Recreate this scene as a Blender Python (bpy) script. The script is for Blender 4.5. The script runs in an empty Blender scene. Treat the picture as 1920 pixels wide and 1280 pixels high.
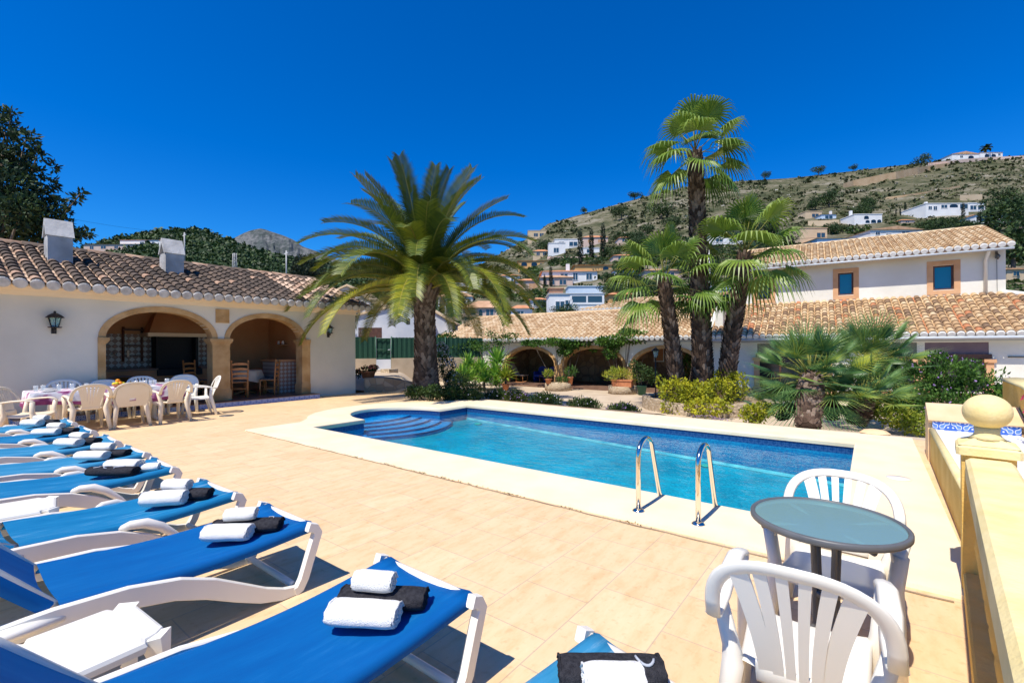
import bpy, math, random
from mathutils import Vector, Matrix, noise
random.seed(7)
D=bpy.data; S=bpy.context.scene; COL=S.collection
R=math.radians; PI=math.pi
# ---------------- camera, world, sun ----------------
TH=R(37.7); FP=870.0; CH=1.5; ROLL=0.0044
FW=Vector((-math.sin(TH),math.cos(TH),0)); RT=Vector((math.cos(TH),math.sin(TH),0)); UP=Vector((0,0,1))
cam=D.cameras.new('camera'); co=D.objects.new('camera',cam); COL.objects.link(co)
cam.sensor_width=36; cam.lens=FP/1920*36; cam.shift_y=11/1920; cam.clip_start=.05; cam.clip_end=12000
mr=Matrix((RT,UP,-FW)).transposed()
co.matrix_world=Matrix.Translation((0,0,CH)) @ (mr @ Matrix.Rotation(-ROLL,3,'Z')).to_4x4()
S.camera=co
w=D.worlds.new('World'); S.world=w; w.use_nodes=True
wn=w.node_tree.nodes; wl=w.node_tree.links
SUN_EL=R(60.5); SHD=R(2.5)      # shadows fall towards +y, turned a little to +x
sky=wn.new('ShaderNodeTexSky'); sky.sky_type='NISHITA'; sky.sun_disc=False
sky.sun_elevation=SUN_EL; sky.sun_rotation=R(180)+SHD
sky.altitude=300; sky.air_density=1.0; sky.dust_density=0.1; sky.ozone_density=4.0
hs=wn.new('ShaderNodeHueSaturation'); hs.inputs['Hue'].default_value=.5; hs.inputs['Saturation'].default_value=1.45; hs.inputs['Value'].default_value=1.0
bg=wn['Background']; bg.inputs['Strength'].default_value=.085
tn=wn.new('ShaderNodeMix'); tn.data_type='RGBA'; tn.blend_type='MULTIPLY'; tn.inputs[0].default_value=1; tn.inputs[7].default_value=(.50,1.2,1.68,1)
wl.new(sky.outputs[0],hs.inputs['Color']); wl.new(hs.outputs[0],tn.inputs[6]); wl.new(tn.outputs[2],bg.inputs['Color'])
sl=D.lights.new('sun','SUN'); sl.energy=5.0; sl.angle=R(.5); sl.color=(1,.93,.82)
so=D.objects.new('sun',sl); COL.objects.link(so)
sd=Vector((math.sin(SHD)*math.cos(SUN_EL),math.cos(SHD)*math.cos(SUN_EL),-math.sin(SUN_EL)))
so.rotation_euler=sd.to_track_quat('-Z','Y').to_euler()
S.view_settings.view_transform='Standard'; S.view_settings.look='None'; S.view_settings.exposure=.22; S.view_settings.gamma=1
S.view_settings.use_curve_mapping=False
S.render.resolution_x=1024; S.render.resolution_y=682
S.cycles.max_bounces=6; S.cycles.transparent_max_bounces=12

def ray(px,py):
    a=(px-960)/FP; b=(651-py)/FP
    b=b-ROLL*a; a=a+ROLL*b
    return a,b
def W(px,py,Y):            # point at forward distance Y
    a,b=ray(px,py); return RT*(a*Y)+FW*Y+Vector((0,0,CH+b*Y))
def G(px,py,z=0.):         # point at height z
    a,b=ray(px,py); return W(px,py,(z-CH)/b)
# ---------------- materials ----------------
def nmat(name):
    m=D.materials.new(name); m.use_nodes=True; nt=m.node_tree
    return m,nt,nt.nodes,nt.links,nt.nodes['Principled BSDF']
def c4(c): return (c[0],c[1],c[2],1)
def M(name,c1,c2=None,scale=3.,rough=.8,bump=0.,bscale=None,metal=0,spec=.4,coat=0,detail=4,mid=(.35,.65)):
    m,nt,n,l,p=nmat(name)
    p.inputs['Roughness'].default_value=rough; p.inputs['Metallic'].default_value=metal
    p.inputs['Specular IOR Level'].default_value=spec; p.inputs['Coat Weight'].default_value=coat
    p.inputs['Base Color'].default_value=c4(c1)
    tc=n.new('ShaderNodeTexCoord')
    if c2:
        t=n.new('ShaderNodeTexNoise'); t.inputs['Scale'].default_value=scale; t.inputs['Detail'].default_value=detail
        r=n.new('ShaderNodeValToRGB'); e=r.color_ramp.elements
        e[0].position=mid[0]; e[0].color=c4(c1); e[1].position=mid[1]; e[1].color=c4(c2)
        l.new(tc.outputs['Object'],t.inputs['Vector']); l.new(t.outputs[0],r.inputs[0]); l.new(r.outputs[0],p.inputs['Base Color'])
    if bump:
        t2=n.new('ShaderNodeTexNoise'); t2.inputs['Scale'].default_value=bscale or scale*6; t2.inputs['Detail'].default_value=5
        b=n.new('ShaderNodeBump'); b.inputs['Strength'].default_value=bump; b.inputs['Distance'].default_value=.02
        l.new(tc.outputs['Object'],t2.inputs['Vector']); l.new(t2.outputs[0],b.inputs['Height']); l.new(b.outputs[0],p.inputs['Normal'])
    return m
def TM(name,stops,rough=.85,nscale=30,namp=.25,transl=0.,spec=.3,bump=0):
    """colour from the per-face 'tint' value, broken up by noise; optional translucency for leaves"""
    m,nt,n,l,p=nmat(name); p.inputs['Roughness'].default_value=rough; p.inputs['Specular IOR Level'].default_value=spec
    a=n.new('ShaderNodeAttribute'); a.attribute_name='tint'
    r=n.new('ShaderNodeValToRGB'); cr=r.color_ramp
    while len(cr.elements)<len(stops): cr.elements.new(.5)
    for e,(q,c) in zip(cr.elements,stops): e.position=q; e.color=c4(c)
    tc=n.new('ShaderNodeTexCoord'); t=n.new('ShaderNodeTexNoise'); t.inputs['Scale'].default_value=nscale; t.inputs['Detail'].default_value=3
    l.new(tc.outputs['Object'],t.inputs['Vector'])
    s=n.new('ShaderNodeMath'); s.operation='SUBTRACT'; s.inputs[1].default_value=.5; l.new(t.outputs[0],s.inputs[0])
    mu=n.new('ShaderNodeMath'); mu.operation='MULTIPLY_ADD'; mu.inputs[1].default_value=namp
    l.new(s.outputs[0],mu.inputs[0]); l.new(a.outputs['Fac'],mu.inputs[2]); l.new(mu.outputs[0],r.inputs[0])
    l.new(r.outputs[0],p.inputs['Base Color'])
    if bump:
        b=n.new('ShaderNodeBump'); b.inputs['Strength'].default_value=bump; b.inputs['Distance'].default_value=.02
        l.new(t.outputs[0],b.inputs['Height']); l.new(b.outputs[0],p.inputs['Normal'])
    if transl:
        tr=n.new('ShaderNodeBsdfTranslucent'); l.new(r.outputs[0],tr.inputs['Color'])
        mx=n.new('ShaderNodeMixShader'); mx.inputs[0].default_value=transl
        l.new(p.outputs[0],mx.inputs[1]); l.new(tr.outputs[0],mx.inputs[2]); l.new(mx.outputs[0],n['Material Output'].inputs[0])
    return m
def ramp(n,stops):
    r=n.new('ShaderNodeValToRGB'); cr=r.color_ramp
    while len(cr.elements)<len(stops): cr.elements.new(.5)
    for e,(q,c) in zip(cr.elements,stops): e.position=q; e.color=c4(c)
    return r
def terrace_mat():
    m,nt,n,l,p=nmat('terrace_tile'); p.inputs['Roughness'].default_value=.62; p.inputs['Specular IOR Level'].default_value=.25
    tc=n.new('ShaderNodeTexCoord'); mp=n.new('ShaderNodeMapping'); mp.inputs['Rotation'].default_value=(0,0,R(90))
    l.new(tc.outputs['Object'],mp.inputs['Vector'])
    br=n.new('ShaderNodeTexBrick'); br.offset=.5; br.inputs['Scale'].default_value=1; br.inputs['Brick Width'].default_value=.44; br.inputs['Row Height'].default_value=.44
    br.inputs['Mortar Size'].default_value=.004; br.inputs['Mortar Smooth'].default_value=.2
    br.inputs['Color1'].default_value=(.70,.50,.285,1); br.inputs['Color2'].default_value=(.75,.55,.325,1); br.inputs['Mortar'].default_value=(.54,.41,.28,1)
    l.new(mp.outputs[0],br.inputs['Vector'])
    mp2=n.new('ShaderNodeMapping'); mp2.inputs['Scale'].default_value=(5,1.6,1); l.new(tc.outputs['Object'],mp2.inputs['Vector'])
    t=n.new('ShaderNodeTexNoise'); t.inputs['Scale'].default_value=2.2; t.inputs['Detail'].default_value=9; t.inputs['Roughness'].default_value=.65
    l.new(mp2.outputs[0],t.inputs['Vector'])
    r=ramp(n,[(.34,(.93,.87,.80)),(.5,(1,1,1)),(.68,(1.05,1.07,1.12))]); l.new(t.outputs[0],r.inputs[0])
    mx=n.new('ShaderNodeMix'); mx.data_type='RGBA'; mx.blend_type='MULTIPLY'; mx.inputs[0].default_value=1
    l.new(br.outputs['Color'],mx.inputs[6]); l.new(r.outputs[0],mx.inputs[7])
    t3=n.new('ShaderNodeTexNoise'); t3.inputs['Scale'].default_value=22; t3.inputs['Detail'].default_value=6; l.new(tc.outputs['Object'],t3.inputs['Vector'])
    r3=ramp(n,[(.28,(.72,.6,.5)),(.42,(1,1,1))]); l.new(t3.outputs[0],r3.inputs[0])
    mx2=n.new('ShaderNodeMix'); mx2.data_type='RGBA'; mx2.blend_type='MULTIPLY'; mx2.inputs[0].default_value=.4
    l.new(mx.outputs[2],mx2.inputs[6]); l.new(r3.outputs[0],mx2.inputs[7]); l.new(mx2.outputs[2],p.inputs['Base Color'])
    b=n.new('ShaderNodeBump'); b.inputs['Strength'].default_value=.35; b.inputs['Distance'].default_value=.004
    iv=n.new('ShaderNodeMath'); iv.operation='MULTIPLY_ADD'; iv.inputs[1].default_value=-1; l.new(br.outputs['Fac'],iv.inputs[0]); l.new(t.outputs[0],iv.inputs[2])
    l.new(iv.outputs[0],b.inputs['Height']); l.new(b.outputs[0],p.inputs['Normal'])
    return m
def mosaic_mat(name,ca,cb,sc=45,big=None):
    m,nt,n,l,p=nmat(name); p.inputs['Roughness'].default_value=.35
    tc=n.new('ShaderNodeTexCoord'); v=n.new('ShaderNodeTexVoronoi'); v.inputs['Scale'].default_value=sc; v.inputs['Randomness'].default_value=.25
    l.new(tc.outputs['Object'],v.inputs['Vector'])
    t=n.new('ShaderNodeTexNoise'); t.inputs['Scale'].default_value=1.6; t.inputs['Detail'].default_value=6; l.new(tc.outputs['Object'],t.inputs['Vector'])
    sp=n.new('ShaderNodeSeparateColor'); l.new(v.outputs['Color'],sp.inputs[0])
    ad=n.new('ShaderNodeMath'); ad.operation='MULTIPLY_ADD'; ad.inputs[1].default_value=.45; l.new(sp.outputs[0],ad.inputs[0]); l.new(t.outputs[0],ad.inputs[2])
    r=ramp(n,[(.35,ca),(1.0,cb)]); l.new(ad.outputs[0],r.inputs[0]); l.new(r.outputs[0],p.inputs['Base Color'])
    return m
def azulejo_mat(name,sc,bluebg=False):
    """blue and white patterned tile: rings and petals on a small grid (object x/y along the face = x or y, z up)"""
    m,nt,n,l,p=nmat(name); p.inputs['Roughness'].default_value=.25
    tc=n.new('ShaderNodeTexCoord'); sx=n.new('ShaderNodeSeparateXYZ'); l.new(tc.outputs['Object'],sx.inputs[0])
    ad=n.new('ShaderNodeMath'); ad.operation='ADD'; l.new(sx.outputs[0],ad.inputs[0]); l.new(sx.outputs[1],ad.inputs[1])
    def wv(src,k):
        a=n.new('ShaderNodeMath'); a.operation='MULTIPLY'; a.inputs[1].default_value=k; l.new(src,a.inputs[0])
        b=n.new('ShaderNodeMath'); b.operation='SINE'; l.new(a.outputs[0],b.inputs[0]); return b.outputs[0]
    k=2*PI/sc
    def mm(op,a,b):
        q=n.new('ShaderNodeMath'); q.operation=op; l.new(a,q.inputs[0]); l.new(b,q.inputs[1]); return q.outputs[0]
    f1=mm('MULTIPLY',wv(ad.outputs[0],k),wv(sx.outputs[2],k)); f2=mm('MULTIPLY',wv(ad.outputs[0],k*2),wv(sx.outputs[2],k*2))
    f=mm('ADD',f1,f2); ab=n.new('ShaderNodeMath'); ab.operation='ABSOLUTE'; l.new(f,ab.inputs[0])
    W_=(.70,.74,.80); B_=(.04,.13,.50)
    r=ramp(n,[(.0,B_ if not bluebg else (.0,.03,.14)),(.38,B_ if not bluebg else (.0,.03,.14)),(.52,W_ if not bluebg else (.04,.14,.30)),(.75,W_ if not bluebg else (.02,.09,.24)),(.95,(.12,.25,.6) if not bluebg else (.02,.07,.2))])
    l.new(ab.outputs[0],r.inputs[0]); l.new(r.outputs[0],p.inputs['Base Color'])
    return m
def diamond_mat(name,ca,cb,size,ax='y'):
    m,nt,n,l,p=nmat(name); p.inputs['Roughness'].default_value=.45
    tc=n.new('ShaderNodeTexCoord'); sx=n.new('ShaderNodeSeparateXYZ'); l.new(tc.outputs['Object'],sx.inputs[0])
    o=sx.outputs[1 if ax=='y' else 0]
    a=n.new('ShaderNodeMath'); a.operation='ADD'; l.new(o,a.inputs[0]); l.new(sx.outputs[2],a.inputs[1])
    b=n.new('ShaderNodeMath'); b.operation='SUBTRACT'; l.new(o,b.inputs[0]); l.new(sx.outputs[2],b.inputs[1])
    cb_=n.new('ShaderNodeCombineXYZ'); l.new(a.outputs[0],cb_.inputs[0]); l.new(b.outputs[0],cb_.inputs[1]); cb_.inputs[2].default_value=.5
    ch=n.new('ShaderNodeTexBrick'); ch.offset=0; ch.inputs['Scale'].default_value=1/size; ch.inputs['Brick Width'].default_value=1; ch.inputs['Row Height'].default_value=1
    ch.inputs['Mortar Size'].default_value=.03; ch.inputs['Color1'].default_value=(1,1,1,1); ch.inputs['Color2'].default_value=(1,1,1,1); ch.inputs['Mortar'].default_value=(.3,.3,.3,1)
    l.new(cb_.outputs[0],ch.inputs['Vector'])
    ck=n.new('ShaderNodeTexChecker'); ck.inputs['Scale'].default_value=1/size; ck.inputs['Color1'].default_value=c4(ca); ck.inputs['Color2'].default_value=c4(cb)
    l.new(cb_.outputs[0],ck.inputs['Vector'])
    mx=n.new('ShaderNodeMix'); mx.data_type='RGBA'; mx.blend_type='MULTIPLY'; mx.inputs[0].default_value=1
    l.new(ck.outputs[0],mx.inputs[6]); l.new(ch.outputs[0],mx.inputs[7]); l.new(mx.outputs[2],p.inputs['Base Color'])
    return m
def rubble_mat(name,stones,mortar,sc=7):
    m,nt,n,l,p=nmat(name); p.inputs['Roughness'].default_value=.9
    tc=n.new('ShaderNodeTexCoord')
    v=n.new('ShaderNodeTexVoronoi'); v.inputs['Scale'].default_value=sc; l.new(tc.outputs['Object'],v.inputs['Vector'])
    v2=n.new('ShaderNodeTexVoronoi'); v2.feature='DISTANCE_TO_EDGE'; v2.inputs['Scale'].default_value=sc; l.new(tc.outputs['Object'],v2.inputs['Vector'])
    sp=n.new('ShaderNodeSeparateColor'); l.new(v.outputs['Color'],sp.inputs[0])
    r=ramp(n,[(0,stones[0]),(.5,stones[1]),(1,stones[2])]); l.new(sp.outputs[0],r.inputs[0])
    r2=ramp(n,[(.02,(1,1,1)),(.07,(0,0,0))]); l.new(v2.outputs['Distance'],r2.inputs[0])
    mx=n.new('ShaderNodeMix'); mx.data_type='RGBA'; l.new(r2.outputs[0],mx.inputs[0]); l.new(r.outputs[0],mx.inputs[6]); mx.inputs[7].default_value=c4(mortar)
    l.new(mx.outputs[2],p.inputs['Base Color'])
    b=n.new('ShaderNodeBump'); b.inputs['Strength'].default_value=.8; b.inputs['Distance'].default_value=.04; l.new(v2.outputs['Distance'],b.inputs['Height']); l.new(b.outputs[0],p.inputs['Normal'])
    return m
def water_mat():
    m,nt,n,l,p=nmat('pool_water'); n.remove(p)
    tc=n.new('ShaderNodeTexCoord'); mp=n.new('ShaderNodeMapping'); mp.inputs['Scale'].default_value=(1,1.5,1); l.new(tc.outputs['Object'],mp.inputs['Vector'])
    t=n.new('ShaderNodeTexNoise'); t.inputs['Scale'].default_value=5; t.inputs['Detail'].default_value=4; l.new(mp.outputs[0],t.inputs['Vector'])
    b=n.new('ShaderNodeBump'); b.inputs['Strength'].default_value=.45; b.inputs['Distance'].default_value=.03; l.new(t.outputs[0],b.inputs['Height'])
    tr=n.new('ShaderNodeBsdfTransparent'); tr.inputs['Color'].default_value=(.50,.88,.94,1)
    gl=n.new('ShaderNodeBsdfGlossy'); gl.inputs['Roughness'].default_value=.02; l.new(b.outputs[0],gl.inputs['Normal'])
    fr=n.new('ShaderNodeFresnel'); fr.inputs['IOR'].default_value=1.33; l.new(b.outputs[0],fr.inputs['Normal'])
    mx=n.new('ShaderNodeMixShader'); l.new(fr.outputs[0],mx.inputs[0]); l.new(tr.outputs[0],mx.inputs[1]); l.new(gl.outputs[0],mx.inputs[2])
    l.new(mx.outputs[0],n['Material Output'].inputs[0]); return m
def glass_mat(name,tcol,dcol,df,rough=.1):
    m,nt,n,l,p=nmat(name)
    p.inputs['Base Color'].default_value=c4(dcol); p.inputs['Roughness'].default_value=rough; p.inputs['Specular IOR Level'].default_value=.6
    tr=n.new('ShaderNodeBsdfTransparent'); tr.inputs['Color'].default_value=c4(tcol)
    mx=n.new('ShaderNodeMixShader'); mx.inputs[0].default_value=df; l.new(tr.outputs[0],mx.inputs[1]); l.new(p.outputs[0],mx.inputs[2])
    l.new(mx.outputs[0],n['Material Output'].inputs[0]); return m
def hill_mat(name,cols,scales=(.05,.35),band=.5):
    m,nt,n,l,p=nmat(name); p.inputs['Roughness'].default_value=.95; p.inputs['Specular IOR Level'].default_value=.1
    tc=n.new('ShaderNodeTexCoord')
    a=n.new('ShaderNodeTexNoise'); a.inputs['Scale'].default_value=scales[0]; a.inputs['Detail'].default_value=8; l.new(tc.outputs['Object'],a.inputs['Vector'])
    b=n.new('ShaderNodeTexNoise'); b.inputs['Scale'].default_value=scales[1]; b.inputs['Detail'].default_value=10; b.inputs['Roughness'].default_value=.7; l.new(tc.outputs['Object'],b.inputs['Vector'])
    ad=n.new('ShaderNodeMath'); ad.operation='MULTIPLY_ADD'; ad.inputs[1].default_value=band
    l.new(a.outputs[0],ad.inputs[0])
    mu=n.new('ShaderNodeMath'); mu.operation='MULTIPLY'; mu.inputs[1].default_value=1-band; l.new(b.outputs[0],mu.inputs[0]); l.new(mu.outputs[0],ad.inputs[2])
    r=ramp(n,cols); l.new(ad.outputs[0],r.inputs[0]); l.new(r.outputs[0],p.inputs['Base Color'])
    bp=n.new('ShaderNodeBump'); bp.inputs['Strength'].default_value=.6; bp.inputs['Distance'].default_value=2; l.new(b.outputs[0],bp.inputs['Height']); l.new(bp.outputs[0],p.inputs['Normal'])
    return m
MT={}
MT['terrace']=terrace_mat()
MT['coping']=M('cream_coping',(.78,.64,.43),(.84,.71,.50),2.2,.75,.12,60,mid=(.3,.6))
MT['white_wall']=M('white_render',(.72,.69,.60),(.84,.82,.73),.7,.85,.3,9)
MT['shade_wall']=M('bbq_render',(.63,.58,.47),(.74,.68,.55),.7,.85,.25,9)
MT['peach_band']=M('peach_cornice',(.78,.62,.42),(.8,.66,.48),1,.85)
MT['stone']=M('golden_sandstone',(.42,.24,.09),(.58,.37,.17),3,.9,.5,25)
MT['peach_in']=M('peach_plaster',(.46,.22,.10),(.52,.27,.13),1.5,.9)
MT['azul']=azulejo_mat('blue_step_tile',.15)
MT['azulp']=azulejo_mat('pool_border_tile',.115,True)
MT['diam']=diamond_mat('diamond_wall_tile',(.46,.46,.42),(.22,.14,.10),.15)
MT['diam2']=diamond_mat('diamond_bar_tile',(.40,.38,.35),(.30,.16,.11),.12)
MT['black']=M('soot_black',(.012,.013,.015),None,rough=.7)
MT['iron']=M('black_iron',(.02,.02,.022),(.05,.04,.035),20,.5,metal=.3)
MT['wood']=M('honey_wood',(.42,.17,.05),(.55,.24,.08),8,.45)
MT['dwood']=M('dark_brown_wood',(.07,.03,.02),(.12,.055,.035),6,.5)
MT['plastic']=M('white_plastic',(.84,.81,.71),(.87,.84,.75),3,.38,spec=.5)
MT['plasticsh']=M('shade_cream_plastic',(.78,.66,.48),(.82,.71,.54),3,.45,spec=.5)  # white plastic tinted cream: shade and bounced light put into the colour
MT['plasticg']=M('aged_white_plastic',(.76,.71,.62),(.82,.77,.69),3,.42,spec=.5)
def fabric(name,c1,c2,worn):
    m,nt,n,l,p=nmat(name); p.inputs['Roughness'].default_value=.7; p.inputs['Specular IOR Level'].default_value=.15
    tc=n.new('ShaderNodeTexCoord'); mp=n.new('ShaderNodeMapping'); mp.inputs['Scale'].default_value=(9,1.4,1); l.new(tc.outputs['Object'],mp.inputs['Vector'])
    t=n.new('ShaderNodeTexNoise'); t.inputs['Scale'].default_value=1.6; t.inputs['Detail'].default_value=9; t.inputs['Roughness'].default_value=.7; l.new(mp.outputs[0],t.inputs['Vector'])
    r=ramp(n,[(.3,c1),(.56,c2),(.72,worn)]); l.new(t.outputs[0],r.inputs[0]); l.new(r.outputs[0],p.inputs['Base Color'])
    wv=n.new('ShaderNodeTexNoise'); wv.inputs['Scale'].default_value=350; l.new(tc.outputs['Object'],wv.inputs['Vector'])
    b=n.new('ShaderNodeBump'); b.inputs['Strength'].default_value=.25; b.inputs['Distance'].default_value=.002; l.new(wv.outputs[0],b.inputs['Height']); l.new(b.outputs[0],p.inputs['Normal'])
    return m
MT['blue']=fabric('royal_blue_mesh',(.0,.085,.30),(.0,.105,.34),(.01,.135,.38))
MT['blue2']=fabric('faded_blue_mesh',(.0,.13,.31),(.01,.18,.38),(.16,.32,.48))
MT['blue3']=fabric('worn_blue_mesh',(.01,.17,.34),(.04,.24,.43),(.27,.43,.56))
MT['towel']=M('white_terry',(.85,.84,.78),(.88,.87,.83),60,.95,.6,220,spec=.1)
MT['towelb']=M('charcoal_terry',(.028,.028,.034),(.05,.05,.058),60,.95,.7,220,spec=.1)
MT['mark']=M('grey_embroidery',(.42,.45,.50),None,rough=.9)
MT['steel']=M('polished_steel',(.84,.77,.64),None,rough=.12,metal=1)  # warm tint puts the terrace's reflection into the steel colour
MT['gmetal']=M('grey_coated_metal',(.10,.105,.11),(.13,.135,.14),8,.4)
MT['tglass']=glass_mat('frosted_glass',(.70,.90,.90),(.50,.76,.79),.27,.07)
MT['glass']=glass_mat('clear_glass',(.93,.95,.96),(.8,.85,.88),.25,.05)
MT['yellow']=M('yellow_render',(.70,.45,.11),(.80,.56,.18),3,.9,.5,30)
MT['yelcap']=M('pale_yellow_rail',(.78,.62,.27),(.85,.71,.37),6,.85,.2,60)
MT['whitetile']=M('white_bench_tile',(.76,.77,.78),(.8,.8,.82),2,.4)
MT['peachtile']=M('peach_cap',(.70,.48,.26),(.78,.56,.34),3,.8,.2,30)
MT['rubble']=rubble_mat('rubble_stone',((.34,.25,.15),(.46,.36,.24),(.55,.45,.32)),(.36,.29,.2),9)
MT['rubble2']=rubble_mat('shaded_rubble',((.30,.22,.14),(.38,.28,.18),(.46,.36,.25)),(.26,.2,.14),4)
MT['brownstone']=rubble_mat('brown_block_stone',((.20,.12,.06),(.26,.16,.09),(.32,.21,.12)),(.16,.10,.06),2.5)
MT['path']=M('pale_path',(.46,.36,.25),(.58,.47,.34),1.3,.9,.3,20)
MT['soil']=M('garden_soil',(.20,.14,.09),(.38,.28,.18),3,.95,.5,15)
MT['grnd']=hill_mat('dry_ground',[(.35,(.10,.12,.05)),(.5,(.30,.25,.15)),(.65,(.42,.34,.22))],(.02,.2))
MT['terracotta']=M('terracotta_pot',(.45,.16,.07),(.55,.22,.10),8,.8)
MT['surround']=M('terracotta_surround',(.62,.34,.17),(.70,.41,.22),3,.85)
MT['pane']=M('blue_reflecting_pane',(.0,.13,.25),None,rough=.06,spec=.8)
MT['darkpane']=M('dark_pane',(.012,.02,.028),None,rough=.08,spec=.7)
MT['hpane']=M('house_window',(.03,.07,.11),None,rough=.15,spec=.6)
MT['gutter']=M('grey_gutter',(.46,.50,.54),(.54,.58,.62),2,.4)
MT['blind']=M('plum_blind',(.17,.12,.14),(.21,.15,.17),3,.8)
MT['green_mesh']=M('green_fence_mesh',(.008,.05,.03),(.015,.075,.045),30,.8)
MT['gpost']=M('green_post',(.02,.09,.05),None,rough=.5)
MT['oldwall']=M('weathered_whitewash',(.44,.48,.54),(.66,.67,.68),.5,.9,.6,3)
MT['greywall']=M('grey_old_render',(.42,.42,.42),(.55,.54,.53),.8,.9,.3,5)
MT['eaveg']=M('shade_grey_tile_end',(.40,.38,.35),(.60,.57,.52),7,.9)  # white tile ends greyed: the shade on their faces put into the colour
MT['eavew']=M('whitewashed_tile_end',(.74,.73,.68),(.83,.82,.77),6,.85)
MT['tileR']=TM('mixed_clay_tile',[(0,(.15,.10,.065)),(.25,(.30,.19,.11)),(.45,(.46,.29,.15)),(.65,(.57,.40,.22)),(.85,(.68,.52,.33)),(1,(.50,.20,.09))],.85,14,.22,bump=.2)
MT['tileY']=TM('ochre_clay_tile',[(0,(.40,.24,.12)),(.3,(.52,.35,.19)),(.6,(.63,.46,.27)),(1,(.73,.58,.38))],.85,14,.3,bump=.2)
MT['tileG']=TM('lichened_clay_tile',[(0,(.060,.046,.036)),(.5,(.105,.080,.062)),(.72,(.16,.115,.085)),(.86,(.34,.21,.14)),(1,(.60,.44,.32))],.9,10,.25,bump=.3)
MT['bark']=TM('palm_bark',[(0,(.045,.03,.02)),(.5,(.15,.10,.07)),(1,(.36,.27,.20))],.95,25,.4,bump=.6)
MT['barkw']=TM('fibrous_palm_bark',[(0,(.035,.022,.015)),(.5,(.12,.075,.05)),(1,(.36,.27,.2))],.95,30,.4,bump=.6)
MT['trunk']=M('grey_brown_trunk',(.10,.075,.055),(.2,.16,.12),6,.95,.6,20)
MT['frond']=TM('date_palm_leaf',[(0,(.022,.05,.012)),(.35,(.06,.10,.015)),(.7,(.17,.20,.015)),(1,(.40,.37,.012))],.45,3,.3,.15,spec=.5)
MT['fan']=TM('fan_palm_leaf',[(0,(.025,.06,.012)),(.35,(.09,.18,.022)),(.7,(.22,.32,.045)),(1,(.44,.50,.12))],.42,3,.3,.28,spec=.5)
MT['cham']=TM('dwarf_palm_leaf',[(0,(.02,.07,.03)),(.35,(.07,.18,.06)),(.7,(.20,.34,.09)),(1,(.52,.55,.06))],.42,4,.3,.2,spec=.5)
MT['rach']=TM('palm_stalk',[(0,(.14,.16,.03)),(.5,(.25,.24,.05)),(1,(.38,.24,.04))],.6,6,.3)
MT['dates']=M('orange_fruit_stalk',(.48,.24,.02),(.6,.34,.04),10,.7)
def leafm(nm,a,b,c,tr=.25): return TM(nm,[(0,a),(.5,b),(1,c)],.6,2,.25,tr,spec=.35)
MT['pine']=leafm('pine_needles',(.010,.028,.008),(.035,.070,.017),(.08,.13,.03),.1)
MT['carob']=leafm('carob_leaf',(.008,.022,.010),(.026,.058,.022),(.08,.14,.035),.15)
MT['scrub']=leafm('hill_scrub',(.027,.040,.016),(.06,.078,.028),(.13,.14,.05),.1)
MT['cypress']=leafm('cypress_leaf',(.004,.014,.008),(.012,.03,.014),(.03,.055,.022),.1)
MT['lime']=leafm('lime_hedge_leaf',(.06,.09,.008),(.29,.32,.012),(.62,.57,.03))
MT['green']=leafm('green_leaf',(.012,.045,.008),(.05,.13,.018),(.14,.26,.03))
MT['vine']=leafm('vine_leaf',(.015,.05,.006),(.05,.13,.015),(.13,.24,.03))
MT['dkgreen']=leafm('dark_leaf',(.01,.03,.008),(.035,.075,.015),(.10,.16,.03))
MT['agave']=leafm('agave_leaf',(.04,.14,.03),(.14,.34,.05),(.42,.58,.06))
MT['ygreen']=leafm('yellow_green_leaf',(.08,.14,.01),(.26,.34,.03),(.55,.52,.06))
MT['olive']=leafm('olive_grass_leaf',(.04,.06,.015),(.10,.14,.03),(.2,.24,.06))
MT['fl_w']=M('white_petal',(.66,.62,.70),None,rough=.7)
MT['fl_p']=M('lilac_petal',(.42,.26,.55),None,rough=.7)
MT['fl_r']=M('crimson_petal',(.60,.03,.10),None,rough=.7)
MT['fl_s']=M('salmon_petal',(.70,.18,.12),None,rough=.7)
MT['porc']=M('white_porcelain',(.80,.80,.80),None,rough=.2,spec=.6)
MT['orange']=M('orange_skin',(.85,.28,.01),None,rough=.45)
MT['lemon']=M('lemon_skin',(.75,.62,.02),None,rough=.45)
MT['chblue']=M('blue_chair_cloth',(.01,.04,.30),(.015,.055,.36),6,.7)
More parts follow.
